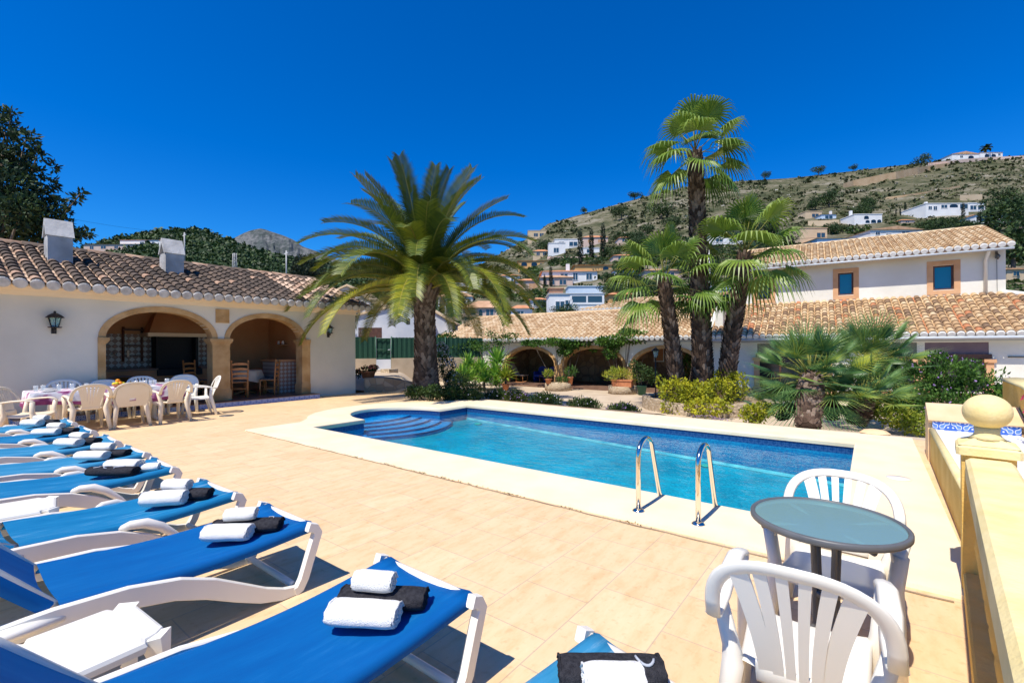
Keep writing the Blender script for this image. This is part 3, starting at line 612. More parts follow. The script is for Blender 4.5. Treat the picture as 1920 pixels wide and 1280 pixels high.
m=MB(); m.box(-1.8,-.7,6.80,7.599,1.10,1.15); m.build('bar_top','peach_in',B)
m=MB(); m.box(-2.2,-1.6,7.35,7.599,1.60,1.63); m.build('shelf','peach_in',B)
for i in range(4):
    m=MB(); m.lathe([(.03,0),(.045,.03),(.04,.09),(.03,.10),(.032,.115),(.001,.115)],8); o=m.build('shelf_jar','porc' if i%2 else 'terracotta'); o.location=(-15.72+.14*i,7.47,1.63)
    tag(o,['brown jar at the left end of the white wall shelf','white jar second along the wall shelf','brown jar third along the wall shelf','white jar at the right end of the wall shelf'][i],'jar','jars on the wall shelf')
# wall lanterns
def lantern(loc,label,sc=1):
    t=thing('wall_lantern',label,'lantern',loc,0,'black wall lanterns on the barbecue house')
    m=MB(); m.tube([(0,0,-.06),(.05,0,-.09),(.12,0,-.06),(.12,0,-.02)],.010*sc,6); m.box(0,.02,-.04,.04,-.14,.04); m.ball((.12,0,-.05),.022,1.2); m.build('bracket','iron',t)
    m=MB(); m.lathe([(.10*sc,0),(.11*sc,.02)],6,(.12,0,-.02)); 
    for k in range(6): an=2*PI*k/6; m.tube([(.12+.055*sc*math.cos(an),.055*sc*math.sin(an),0),(.12+.095*sc*math.cos(an),.095*sc*math.sin(an),.17*sc)],.007,4)
    m.lathe([(.055*sc,-.015),(.06*sc,.0)],6,(.12,0,0)); m.build('frame','iron',t)
    m=MB(); m.lathe([(.148*sc,.17*sc),(.10*sc,.215*sc),(.045*sc,.25*sc),(.02*sc,.26*sc),(.02*sc,.29*sc),(.001,.30*sc)],6,(.12,0,0),smooth=False); m.build('hood','iron',t)
    m=MB(); m.lathe([(.05*sc,.0),(.09*sc,.17*sc)],6,(.12,0,0),smooth=False); m.build('pane','blind' if False else 'tglass',t)
    return t
lantern((-13.6,1.83,1.97),'black wall lantern on the white wall left of the large arch',1.12); lantern((-13.6,8.07,1.98),'black wall lantern on the white wall right of the small arch',.85)

# ---------------- main house (right) ----------------
HAx=R(4.5); HO=Vector((-4.9,20.2,0)); HD=Vector((math.cos(HAx),math.sin(HAx),0)); HN=Vector((-HD.y,HD.x,0))
def HP(s,t,z=0.): return HO+HD*s+HN*t+Vector((0,0,z))
H=thing('main_house','white two storey house with ochre tiled roofs and terracotta window surrounds','house',HO,HAx)
m=MB(); arch_wall(m,-.2,13.5,-.5,1.82,0,.3,[(1.38,3.7,-.2,1.6,1.6),(5.0,6.15,.0,1.6,1.6),(6.35,7.88,.0,1.6,1.6)],'y')
m.box(-.2,.1,.3,9,-.5,3.2); m.box(.1,13.5,8.7,9,-.5,3.2); m.box(13.2,13.5,.3,8.7,-.5,3.2)
m.box(.1,13.2,2.6,2.7,-.5,1.9)
m.build('wall','white_wall',H)
wins=[(1.0,1.82),(3.93,4.72),(6.82,7.68)]
m=MB(); arch_wall(m,.5,8.87,1.9,4.95,2.5,2.8,[(a+.14,b-.14,3.55,4.45,4.45) for a,b in wins],'y'); m.box(8.57,8.87,2.8,8.7,1.9,4.9); m.box(.5,.8,2.8,8.7,1.9,4.9)
m.prism([(2.5,4.95),(5.35,6.08),(8.7,4.95)],8.57,8.868,'x'); m.prism([(2.5,4.95),(5.35,6.08),(8.7,4.95)],.502,.8,'x'); m.box(.8,8.57,8.4,8.7,1.9,4.9); m.build('upper_wall','white_wall',H)
for i,(a,b) in enumerate(wins):
    m=MB(); w_=.143
    m.box(a-.03,a+w_,2.48,2.78,3.38,4.62); m.box(b-w_,b+.03,2.48,2.78,3.38,4.62); m.box(a+w_,b-w_,2.48,2.78,4.46,4.62); m.box(a+w_,b-w_,2.48,2.78,3.38,3.53); f=m.build('window','surround',H)
    m=MB(); a2,b2=a+w_,b-w_; m.box(a2,a2+.055,2.57,2.65,3.55,4.46); m.box(b2-.055,b2,2.57,2.65,3.55,4.46); m.box(a2,b2,2.571,2.651,4.40,4.461); m.box(a2,b2,2.55,2.66,3.53,3.60); m.build('window_frame','dwood',f)
    m=MB(); m.box(a2+.05,b2-.05,2.62,2.63,3.59,4.41); m.build('pane','darkpane' if i==0 else 'pane',f)
# lower windows: blinds, beams, sills
for a,b,zb in ((1.38,3.7,-.2),(5.0,6.15,0),(6.35,7.88,0)):
    m=MB(); m.box(a,b,.02,.05,1.22,1.6)
    f=m.build('blind','blind',H)
    m=MB(); m.box(a-.04,b+.06,-.06,.06,1.08,1.22); m.build('awning_roll','dwood',H)
    m=MB(); m.box(a,b,.14,.16,zb,1.1); m.build('pane','darkpane',H)
    m=MB(); 
    for k in range(1,3): x=a+(b-a)*k/3; m.box(x-.03,x+.03,.09,.15,zb,1.1)
    m.build('window_frame','dwood',H)
    for x in (a-.02,b+.02):
        m=MB(); m.box(x-.09,x+.09,-.05,.12,zb,.95); m.box(x-.14,x+.14,-.09,.14,.95,1.06); m.box(x-.13,x+.13,-.08,.13,zb-.06,zb+.12)
        m.build('window_pier','surround',H)
    m=MB(); m.box(a-.1,b+.1,-.07,.14,zb-.14,zb-.06); m.build('sill','terracotta',H)
m=MB(); m.box(-.24,13.5,-.03,-.001,-.55,-.15); m.build('plinth','rubble2',H)
def tR(a,b,c,k): 
    if c%7==0 or c%11==3: 
        if random.random()<.28: return 1.0
    g=.16*noise.noise(Vector((c*.12,k*.2,0))); g-=.16*a
    return min(.9,max(.05,random.choice([.25,.45,.6,.7,.85,.65])+g))
m=MB(); m.prism([(-.36,1.84),(-.36,1.88),(2.5,3.30),(2.5,3.24),(0,1.9),(0,1.84)],-.42,9.0,'x',.3)
m.prism([(-.36,1.84),(-.36,1.88),(1.3,2.70),(1.3,2.6),(0,1.9)],9.0,11.2,'x',.3); m.prism([(-.36,1.84),(-.36,1.88),(.3,2.2),(.3,2.1),(0,1.9)],11.2,13.6,'x',.3); m.build('roof','dwood',H)
m=MB(); en=MB(); tiles(m,en,(-.40,-.40,1.90),(1,0,0),(0,2.9,1.42),14.0,3.23,tR,.222,.27,clip=lambda x,y: x<9.15+(3.23-y)*1.35)
m.build('roof_tiles','tileR',H); en.build('eave_tile_ends','eavew',H)
m=MB(); v=[(8.8,2.5,3.34),(13.3,-.38,1.92)]; m.tube(v,.11,8); m.build('hip_mortar','eavew',H)
m=MB(); m.tube([(-.40,-.42,1.93),(-.40,2.5,3.36)],.10,8); m.build('verge_mortar','eavew',H)
m=MB(); m.tube([(-.42,-.42,1.745),(13.6,-.42,1.745)],.05,8); 
m.box(-.42,13.6,-.05,-.001,1.64,1.74); m.build('gutter','gutter',H)
m=MB(); m.prism([(1.97,4.87),(1.97,4.92),(5.35,6.20),(8.9,4.95),(8.9,4.90),(5.35,6.12)],.35,8.93,'x',.3); m.build('upper_roof','dwood',H)
def tY(a,b,c,k): return min(1,max(0,random.choice([.35,.5,.6,.7,.9,.2])+.2*noise.noise(Vector((c*.15,k*.3,3)))))
m=MB(); en=MB(); tiles(m,en,(.38,2.02,4.98),(1,0,0),(0,3.33,1.25),8.50,3.56,tY,.222,.30)
tiles(m,None,(.38,8.9,4.98),(1,0,0),(0,-3.55,1.25),8.50,3.76,tY,.222,.34)
for i in range(21): 
    x=.35+i*.405; vv=[]
    for xx,rr in ((x,.10),(x+.43,.115)):
        for k in range(6): an=PI*k/5; vv.append((xx,5.35+rr*math.cos(an),6.22+rr*.9*math.sin(an)))
    m.add(vv,[(q,q+1,7+q,6+q) for q in range(5)]+[(6,7,8,9,10,11)],random.choice([.5,.7,.9]),True)
m.build('upper_roof_tiles','tileY',H); en.build('upper_eave_tile_ends','eavew',H)
m=MB(); m.tube([(.35,1.98,4.80),(8.95,1.98,4.80)],.04,8); m.build('upper_gutter','gutter',H)
m=MB(); m.tube([(8.35,1.99,4.84),(8.35,2.42,4.50),(8.35,2.44,3.36)],.055,8); m.build('downpipe','plastic',H)
m=MB(); m.tube([(8.62,2.40,4.72),(8.66,2.25,4.60),(8.62,2.3,4.5)],.03,6); m.box(8.60,8.66,2.43,2.49,4.55,4.8); m.tube([(8.64,2.47,4.6),(8.65,2.48,3.4)],.008,4); m.build('cable_bracket','gmetal',H)
# brown flower strip and pipe on the right wall
m=MB(); m.tube([(8.3,-.03,1.14),(13,-.03,1.10)],.02,6); m.build('wall_pipe','gmetal',H)

# ---------------- arcade ----------------
A=thing('arcade_house','low white porch building with three stone arches and an ochre tiled roof','house',HO,HAx)
ops=[(-10.5,-7.6,-.40,.62,1.42),(-7.1,-4.05,-.40,.62,1.42),(-3.6,-.75,-.40,.62,1.42)]
m=MB(); arch_wall(m,-15.2,-.21,-.5,1.80,0,.35,ops,'y'); m.box(-15.2,-14.9,.35,6.4,-.5,1.9); m.box(-14.9,-11,.35,.5,-.5,1.8); m.prism([(0,1.8),(4.1,3.3),(6.4,1.8)],-15.199,-14.92,'x'); m.build('wall','white_wall',A)
for a0,a1,zb,zs,zt_ in ops:
    m=MB(); arch_ring(m,a0+.005,a1-.005,zs,zt_-.005,.16,-.03,.36,'y'); m.build('arch','stone',A)
for x0,x1 in ((-10.75,-10.5),(-7.6,-7.1),(-4.05,-3.6),(-.75,-.5)):
    m=MB(); m.box(x0-.006,x1+.006,-.04,.37,-.45,.62); m.build('pillar','stone',A)
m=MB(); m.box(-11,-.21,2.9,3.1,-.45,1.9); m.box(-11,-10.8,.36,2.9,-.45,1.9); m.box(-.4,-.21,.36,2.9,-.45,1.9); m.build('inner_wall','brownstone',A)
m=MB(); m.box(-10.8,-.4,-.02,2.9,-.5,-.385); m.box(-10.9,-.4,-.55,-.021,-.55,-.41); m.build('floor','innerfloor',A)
m=MB(); m.box(-10.8,-.4,.37,2.9,1.72,1.8); m.build('ceiling','dwood',A)
m=MB(); m.prism([(-.34,1.84),(-.34,1.88),(4.1,3.43),(8,1.9),(4.1,3.36)],-15.35,-.45,'x',.3); m.build('roof','dwood',A)
m=MB(); en=MB(); tiles(m,en,(-15.35,-.38,1.91),(1,0,0),(0,4.48,1.55),14.85,4.74,tY,.235,.32)
m.build('roof_tiles','tileY',A); en.build('eave_tile_ends','eavew',A)
m=MB(); m.tube([(-15.4,-.4,1.93),(-15.4,4.1,3.50),(-15.4,8,1.95)],.09,8); m.tube([(-15.4,4.1,3.50),(-.5,4.1,3.50)],.09,8); m.build('ridge_tiles','tileY',A)
m=MB(); m.box(-15.2,-.5,-.05,-.001,1.70,1.80); m.build('fascia','gutter',A)
# inside: pictures, furniture
def onback(s0,s1,z0,z1,name,lab,cat,fm,pm,t=2.9):
    t_=thing(name,lab,cat,HP((s0+s1)/2,t,(z0+z1)/2),HAx); w_=(s1-s0)/2; h_=(z1-z0)/2
    m=MB(); 
    for b in ((-w_,-w_+.04,-h_,h_),(w_-.04,w_,-h_,h_),(-w_+.04,w_-.04,h_-.04,h_),(-w_+.04,w_-.04,-h_,-h_+.04)): m.box(b[0],b[1],-.04,-.001,b[2],b[3])
    m.build('frame',fm,t_); m=MB(); m.box(-w_+.04,w_-.04,-.02,-.002,-h_+.04,h_-.04); m.build('picture',pm,t_)
MT['pic']=M('pale_print',(.25,.28,.26),(.5,.52,.48),5,.6)
onback(-6.1,-5.0,.98,1.5,'picture_frame','wide framed print on the brown stone wall behind the middle arch','picture','dwood','pic')
onback(-3.5,-3.0,.75,1.45,'window_shutter','white framed small window on the wall behind the right arch','window','eavew','peach_in')
# middle building behind
K=thing('rear_wing','low peach wing with hipped ochre tiled roof rising behind the porch roof','house',HP(-8,5,0),HAx)
m=MB(); m.box(0,10,0,5,-.5,3.62); m.build('wall','peach_band',K)
m=MB(); m.add([(-.3,-.3,3.62),(10.3,-.3,3.62),(10.3,5.3,3.62),(-.3,5.3,3.62),(2.3,2.5,4.42),(10.3,2.5,4.42)],[(0,1,5,4),(0,4,3),(3,4,5,2),(1,2,5),(0,3,2,1)]); m.build('roof','dwood',K)
m=MB(); en=MB(); tiles(m,en,(-.3,-.34,3.66),(1,0,0),(0,2.84,.80),10.6,2.95,tY,.235,.34,clip=lambda x,y: x>y*.9-.1); m.build('roof_tiles','tileY',K); en.build('eave_tile_ends','eavew',K)
# ---------------- loungers and towels ----------------
def lounger_parts(t,fab,pl,back=50):
    """foot end at y=0, body towards -y, centre x=0"""
    hw=.30; HZ=.37; yh=-1.18
    for s in (-1,1):      # side rail: head leg, bowed rail, ground bulge, foot leg
        m=MB(); x=s*(hw+.035)
        def blade(pts,w0,w1,th=.035,x=x):
            P=[Vector((0,a,b)) for a,b in pts]; n_=len(P); vs=[]
            for i,p in enumerate(P):
                tg=(P[min(i+1,n_-1)]-P[max(0,i-1)]).normalized(); nr=Vector((0,-tg.z,tg.y)); w=(w0+(w1-w0)*math.sin(PI*i/(n_-1)))/2
                for dx,k in ((-th/2,1),(-th/2+.006,1.12),(th/2-.006,1.12),(th/2,1),(th/2,-1),(th/2-.006,-1.12),(-th/2+.006,-1.12),(-th/2,-1)): vs.append(p+Vector((x+dx*1.0,0,0))+nr*w*k)
            f=[(i*8+k,i*8+(k+1)%8,(i+1)*8+(k+1)%8,(i+1)*8+k) for i in range(n_-1) for k in range(8)]+[tuple(range(7,-1,-1)),tuple((n_-1)*8+k for k in range(8))]
            m.add(vs,f,.5,False)
        rail=[(-1.9,.27),(-1.7,.315),(-1.45,.335),(-1.2,.34),(-.95,.325),(-.75,.285),(-.6,.225),(-.45,.14),(-.33,.075),(-.22,.035),(-.13,.025)]
        blade(rail,.045,.095)
        m.build('side_rail',pl,t)
        m=MB(); leg=[(-.15,.02),(-.12,.03),(-.09,.08),(-.02,.28),(-.0,.335),(-.02,.37),(-.06,.385)]
        blade(leg,.05,.05,.045); m.build('leg',pl,t)
        m=MB(); blade([(-1.62,.32),(-1.70,.18),(-1.76,.02)],.06,.06,.045); m.build('leg',pl,t)
        m=MB(); m.tube([(x,-1.17,.335),(x+s*.03,-1.3,.35),(x+s*.03,-1.38,.35),(x,-1.5,.33)],[.03,.05,.05,.03],8,sq=(.8,.5)); m.build('cup_rest',pl,t)
        if pl!='plastic':
          m=MB(); m.tube([(s*(hw-.01),-.74,.33),(s*(hw+.02),-.68,.352),(s*(hw+.035),-.60,.345),(s*(hw+.05),-.52,.30),(s*(hw+.05),-.43,.21),(s*(hw+.045),-.34,.09),(s*(hw+.045),-.30,.02)],[.022,.036,.042,.038,.028,.022,.024],10,sq=(.75,.8)); m.build('knee_cap',pl,t)
    m=MB(); m.tube([(-hw-.02,-.02,.365),(hw+.02,-.02,.365)],.024,8); m.build('foot_bar',pl,t)
    m=MB(); m.tube([(-hw,-.14,.05),(hw,-.14,.05)],.02,8); m.build('cross_bar',pl,t)
    prof=[(-1.03,-.055),(-1.06,-.03),(-1.03,-.004),(-.94,.004),(-.7,-.006),(-.35,-.016),(0,-.02),(.35,-.016),(.7,-.006),(.94,.004),(1.03,-.004),(1.06,-.03),(1.03,-.055)]
    m=MB(); rows=[]
    N=14
    for i in range(N+1):
        y=-.01+(yh+.01)*i/N; z=HZ+.022-.035*math.sin(PI*i/N)**1.2
        if i==0: rows.append([(a*hw*.98,y+.016,z-.035+b*.2) for a,b in prof])
        rows.append([(a*hw*(1-.018*math.sin(PI*i/N)),y,z+b) for a,b in prof])
    np_=len(prof); m.add([p for r in rows for p in r],[(i*np_+k,i*np_+k+1,(i+1)*np_+k+1,(i+1)*np_+k) for i in range(len(rows)-1) for k in range(np_-1)],.5,True)
    m.build('seat_fabric',fab,t)
    m=MB(); rows=[]; ca,sa=math.cos(R(back)),math.sin(R(back))
    for i in range(9):
        d=.02+.70*i/8; y=yh-d*ca; z=HZ+.012+d*sa
        rows.append([(a*hw,y+b*sa,z+b*ca-.012*math.sin(PI*i/8)) for a,b in prof])
    m.add([p for r in rows for p in r],[(i*np_+k,i*np_+k+1,(i+1)*np_+k+1,(i+1)*np_+k) for i in range(8) for k in range(np_-1)],.5,True); m.build('back_fabric',fab,t)
    m=MB(); o_=[(-hw+.02,yh,HZ),(-hw+.02,yh-.74*ca,HZ+.74*sa),(hw-.02,yh-.74*ca,HZ+.74*sa),(hw-.02,yh,HZ)]; m.tube(o_,.018,6); m.build('back_frame',pl,t)
LX=[(-1.43,1.56),(-2.82,1.57),(-3.86,1.54),(-5.16,1.53),(-6.13,1.55),(-7.2,1.55),(-8.38,1.53),(-9.55,1.53)]
LL=['royal blue sun lounger in front, raised backrest cut by the lower left corner','royal blue sun lounger beside the nearest white stool, second in the row','faded blue sun lounger, third in the row, just behind the two royal blue ones',
 'faded blue sun lounger, fourth in the row, carrying a black towel with grey script','pale worn blue sun lounger, fifth in the row','worn blue sun lounger, sixth in the row','faded blue sun lounger, seventh in the row, second nearest the dining chairs','faded blue sun lounger at the far end of the row by the dining chairs']
GL='blue sun loungers in a row'
proto={}
for i,(x,y) in enumerate(LX):
    k=0 if i<2 else (1 if i in (2,3,6) else 2)
    loc=(x-.30,y,0); rz=R([0,0,1.5,-1,1,-1.5,1,0][i])
    if k not in proto:
        t=thing('sun_lounger',LL[i],'sun lounger',loc,rz,GL); lounger_parts(t,['blue','blue2','blue3'][k],['plastic','plasticg','plasticg'][k],50 if k==0 else 28); proto[k]=t
    else: dup(proto[k],loc,rz,LL[i],GL)
q_=G(1122,1190,.38); dup(proto[2],(q_.x+.295*math.cos(R(-13)),q_.y+.295*math.sin(R(-13)),0),R(-13),'worn blue sun lounger at the bottom edge of the photo, beside the bistro chair',GL)
def towel_mesh(L,r,lay=True,seed=0,flat=.8):
    """rolled towel along x, lying on z=0"""
    m=MB(); n=26; rows=[]; rnd=random.Random(seed)
    for i in range(13):
        q=i/12; x=(q-.5)*L; e=.90 if i in (0,12) else (.975 if i in (1,11) else 1); row=[]
        for k in range(n):
            a=2*PI*k/n; rr=r*e*(1+.045*noise.noise(Vector((x*14+seed,math.cos(a)*2,math.sin(a)*2)))+.02*math.sin(a*2+seed))
            if 4<=k<=5: rr*=1.05
            row.append((x+.004*rnd.uniform(-1,1),math.cos(a)*rr*1.12,max(0,r*flat+math.sin(a)*rr*flat)))
        rows.append(row)
    m.add([p for rw in rows for p in rw],[(i*n+k,i*n+(k+1)%n,(i+1)*n+(k+1)%n,(i+1)*n+k) for i in range(12) for k in range(n)],.5,True)
    for sg in (-1,1):    # spiral ends
        x0=sg*L*.5; pts=[]
        for k in range(40):
            a=k*.42; rr=r*.98*(1-k/44); pts.append((x0+sg*.003-sg*.004*(k%2),math.cos(a)*rr*1.1,r*flat+math.sin(a)*rr*flat))
        m.tube(pts,r*.085,5)
        c=(x0-sg*.004,0,r*flat); row=rows[-1 if sg>0 else 0]
        m.add([c]+row,[(0,k+1,(k+1)%n+1) for k in range(n)] if sg>0 else [(0,(k+1)%n+1,k+1) for k in range(n)])
    return m
TW={('w',0):towel_mesh(.27,.062,seed=1).build('hand_towel','towel'),('w',1):towel_mesh(.18,.048,seed=5).build('hand_towel','towel'),('b',0):towel_mesh(.38,.060,seed=9,flat=.68).build('bath_towel','towelb')}
used=set()
def put_towel(key,loc,rz,tilt,label,grp):
    o=TW[key]
    if key in used: o=o.copy(); COL.objects.link(o)
    used.add(key); o.location=loc; o.rotation_euler=(tilt,0,rz); o.scale=(random.uniform(.9,1.06),random.uniform(.92,1.08),random.uniform(.9,1.08)); tag(o,label,'towel',grp); return o
names=['nearest lounger','second lounger','third lounger','fourth lounger','fifth lounger','sixth lounger','seventh lounger','farthest lounger']
def scribble(par,pts,r=.004):
    pts=[(x,y,.0408+.0408*math.sqrt(max(0,1-(y/.069)**2))+.003) for x,y,_ in pts]
    m=MB(); m.tube(pts,r,5,sq=(1,1)); o=m.build('embroidered_mark','mark',par); return o
for i,(x,y) in enumerate(LX):
    cx=x-.30; z=.365; j=random.uniform(-.03,.03); by=y-.36+j*.5; bx=cx+.10+j; rz=R(random.uniform(-9,9))
    if i==0: bx=cx+.08; rz=R(-2)
    if i==3:
        b=put_towel(('b',0),(bx-.0,by-.06,z),R(38),0,'black rolled towel with grey script lying in front on the '+names[i],'rolled black towels')
        scribble(b,[(-.12+.02*math.sin(k*.9),-.045+.004*k,.062+.002) for k in range(0)] or [(-.14,-.03,.064),(-.10,-.01,.070),(-.09,.0,.070),(-.12,.012,.069),(-.10,.02,.066)])
        scribble(b,[(-.03+.035*math.cos(a),-.005+.03*math.sin(a),.070-.010*abs(math.sin(a))) for a in [k*.35 for k in range(4,15)]])
        scribble(b,[(.04+.05*(k/8)-.02*math.sin(k*.8),-.035+.055*(k/8),.0685-.006*abs(k-4)/4) for k in range(9)])
        put_towel(('w',0),(bx-.05,by+.03,z+.03),R(38),0,'white rolled towel behind the black one on the '+names[i],'rolled white towels')
        put_towel(('w',1),(bx+.06,by+.17,z+.0),R(60),0,'white rolled towel set crosswise at the foot of the '+names[i],'rolled white towels')
    else:
        b=put_towel(('b',0),(bx-.045,by+.06,z),rz+R(36),0,'black rolled towel under a white one on the '+names[i],'rolled black towels')
        if i==1: scribble(b,[(.13+.02*math.cos(a),.0+.03*math.sin(a),.070-.004*abs(math.sin(a))) for a in [k*.4 for k in range(7)]],.0025)
        put_towel(('w',0),(bx+.0,by-.07,z+.002),rz+R(36+random.uniform(-6,6)),0,'large white rolled towel before the black one on the '+names[i],'rolled white towels')
        put_towel(('w',1),(bx-.07,by+.03,z+.075),rz+R(36+random.uniform(-6,6)),0,'small white rolled towel on top of the black one on the '+names[i],'rolled white towels')
b=put_towel(('b',0),tuple(G(1145,1258,.40))[:2]+(.36,),R(37),0,'black rolled towel on the lounger at the bottom edge','rolled black towels')
scribble(b,[(.13+.035*math.cos(a),.02+.05*math.sin(a),.064-.3*(.02+.05*math.sin(a))**2*10) for a in [PI+.2+k*.3 for k in range(9)]],.005)
put_towel(('w',1),tuple(G(1150,1272,.48))[:2]+(.44,),R(38),0,'white rolled towel on the black one at the bottom edge','rolled white towels')
# ---------------- white stools ----------------
def stool(loc,rz,label):
    t=thing('side_stool',label,'stool',loc,rz,'low white plastic stools between the loungers'); H_=.40
    def oct_(d,z,e=.0):
        a=.205-d; b=.12-d; c=.20-d; q=.165-d
        return [(a,b-e,z),(a,-b+e,z),(c*.86,-b-.012,z),(c*.80,-c+.03,z),(q*.8,-c,z),(-q*.8,-c,z),(-c*.80,-c+.03,z),(-c*.86,-b-.012,z),(-a,-b+e,z),(-a,b-e,z),(-c*.86,b+.012,z),(-c*.80,c-.03,z),(-q*.8,c,z),(q*.8,c,z),(c*.80,c-.03,z),(c*.86,b+.012,z)]
    m=MB(); r=[oct_(.0,H_-.045),oct_(-.006,H_-.02),oct_(.0,H_-.006),oct_(.012,H_),oct_(.04,H_+.002)]; n=16
    m.add([p for q in r for p in q],[(i*n+k,(i+1)*n+k,(i+1)*n+(k+1)%n,i*n+(k+1)%n) for i in range(4) for k in range(n)]+[tuple(4*n+k for k in range(n-1,-1,-1))],.5,False)
    m.build('stool_top','plastic',t)
    for sx in (-1,1):
        for sy in (-1,1):
            m=MB(); x0,y0=sx*.165,sy*.165; x1,y1=sx*.205,sy*.205
            m.tube([(x0,y0,H_-.012),(x0+sx*.012,y0+sy*.012,H_-.10),(x1,y1,.0)],[.055,.036,.024],4,smooth=False); m.build('leg','plastic',t)
    return t
st=stool((-2.36,.40,0),R(4),'white plastic stool nearest the camera, between the first two loungers')
dup(st,(-4.72,.44,0),R(-8),'white plastic stool at the left edge between the third and fourth loungers')
# ---------------- plastic armchairs ----------------
def plastic_chair(label,loc,rz,mat,solid=False,hs=1,slots=6):
    """seat centre over the origin, facing +y"""
    t=thing('plastic_armchair',label,'chair',loc,rz); t.scale=(1,1,hs)
    m=MB(); rows=[]
    for i in range(9):
        q=i/8; y=-.21+.45*q; z=.405+.02*q-.02*math.sin(PI*q)+(-.035*max(0,q-.85)/.15)
        hw=.205+.03*q; rows.append([(hw*a,y,z+b) for a,b in ((-1,-.035),(-1.0,0),(-.92,.014),(-.5,-.002),(0,-.008),(.5,-.002),(.92,.014),(1.,0),(1,-.035))])
    m.add([p for r in rows for p in r],[(i*9+k,i*9+k+1,(i+1)*9+k+1,(i+1)*9+k) for i in range(8) for k in range(8)],.5,True)
    m.add([rows[8][k] for k in range(9)]+[(p[0],p[1],p[2]-.04) for p in rows[8]],[(k,k+1,10+k,9+k) for k in range(8)],.5,True); m.build('seat',mat,t)
    def bk(x,h):     # point on the reclined, curved back
        return Vector((x,-.235-.17*(h-.4)/.46+.30*x*x-.02, h))
    m=MB(); ar=[]
    for k in range(25):
        a=PI*k/24; c,s=math.cos(a),math.sin(a); x=-.275*(abs(c)**.75)*(1 if c>0 else -1); h=.60+.25*s**.7
        ar.append(bk(x,h))
    m.tube(ar,.5,8,sq=(.054,.022),up=(0,1,.3)); 
    if solid:
        rows=[]
        for i in range(9):
            q=i/8; h=.40+.43*q; w=.205+.05*math.sin(PI*min(1,q*1.15)) if q<.7 else .255*math.sqrt(max(.05,1-((q-.62)/.42)**2))
            rows.append([bk(w*a,h) for a in (-1,-.6,-.2,.2,.6,1)])
        f=[(i*6+k,i*6+k+1,(i+1)*6+k+1,(i+1)*6+k) for i in range(8) for k in range(5) if not (i in (2,) and k==2)]
        m.add([p for r in rows for p in r],f,.5,True); m.add([p+Vector((0,-.012,0)) for r in rows for p in r],f,.5,True)
    else:
        for k in range(slots):
            u=-1+2*k/(slots-1); xb=u*.098; xt=u*.172; c_=(abs(xt)/.275)**(1/.75); ht=.60+.25*max(0,1-c_*c_)**.35-.008
            pts=[bk(xb+(xt-xb)*(q/8)**1.6,.44+(ht-.44)*q/8) for q in range(9)]; wf=1+.75*abs(u)**3
            m.tube(pts,[.5*(wf*(.95+.25*(q/8))) for q in range(9)],4,sq=(.044,.010/wf),up=(0,1,.2),smooth=False)
        m.tube([bk(x,.435) for x in (-.135,-.1,0,.1,.135)],.5,8,sq=(.085,.016),up=(0,1,.2))
    m.build('backrest',mat,t)
    for s in (-1,1):
        m=MB(); a0=ar[0 if s<0 else -1]
        m.tube([a0,Vector((s*.268,-.20,.625)),Vector((s*.277,-.05,.645)),Vector((s*.277,.12,.655)),Vector((s*.268,.205,.640)),Vector((s*.265,.235,.60))],[.5,.55,.6,.6,.55,.4],8,sq=(.062,.026),up=(0,0,1)); m.build('armrest',mat,t)
        m=MB(); m.tube([(s*.275,.215,.63),(s*.255,.20,.45),(s*.25,.215,.38),(s*.275,.265,.0)],[.5,.5,.62,.4],6,sq=(.07,.065)); m.build('leg',mat,t)
        m=MB(); m.tube([(s*.278,-.20,.62),(s*.235,-.20,.46),(s*.225,-.20,.40),(s*.275,-.30,.0)],[.4,.45,.62,.4],6,sq=(.07,.075)); m.build('leg',mat,t)
    return t
GC='white plastic armchairs round the long table'
def ch(px,py,z,rz,lab,proto_,**k): pass
PC=plastic_chair('white slatted plastic armchair in the foreground, its back to the camera',(-.195,1.97,0),R(2),'plastic',slots=6)
PC.scale=(.88,.97,.985)
PF=dup(PC,(-.15,2.92,0),R(178),'white slatted plastic armchair on the pool side of the round glass table',None,.96); PF.scale=(.95,.96,.885)
C1=plastic_chair('shade-tinted white slatted armchair with its back to the loungers, nearest end on the near side',(-11.5,1.98,0),R(92),'plasticsh',slots=7); C1['group']=GC
C2=plastic_chair('shade-tinted white solid backed armchair with a slot, middle on the near side',(-11.50,2.60,0),R(88),'plasticsh',solid=True); C2['group']=GC
dup(C1,(-11.50,3.26,0),R(96),'shade-tinted white slatted armchair seen from behind, right of the solid backed one',GC)
dup(PC,(-12.1,3.98,0),R(172),'white armchair seen side on at the far end of the long table',GC)
dup(C1,(-11.35,1.22,0),R(-38),'shade-tinted white slatted armchair turned aslant at the near end of the long table',GC)
dup(C1,(-11.95,.72,0),R(-15),'shade-tinted white armchair at the left edge of the photo beside the long table',GC)
dup(PC,(-13.0,1.95,0),R(-90),'white slatted armchair against the wall behind the plates, leftmost behind the long table',GC)
BS=plastic_chair('white low backed armchair behind the fruit bowl at the long table',(-13.02,2.62,0),R(-88),'plastic',solid=True,hs=.95); BS['group']=GC
dup(PC,(-13.02,3.25,0),R(-92),'white slatted armchair behind the mugs at the long table',GC)
dup(BS,(-12.95,3.95,0),R(-110),'white solid backed armchair at the far corner of the long table before the pillar',GC)
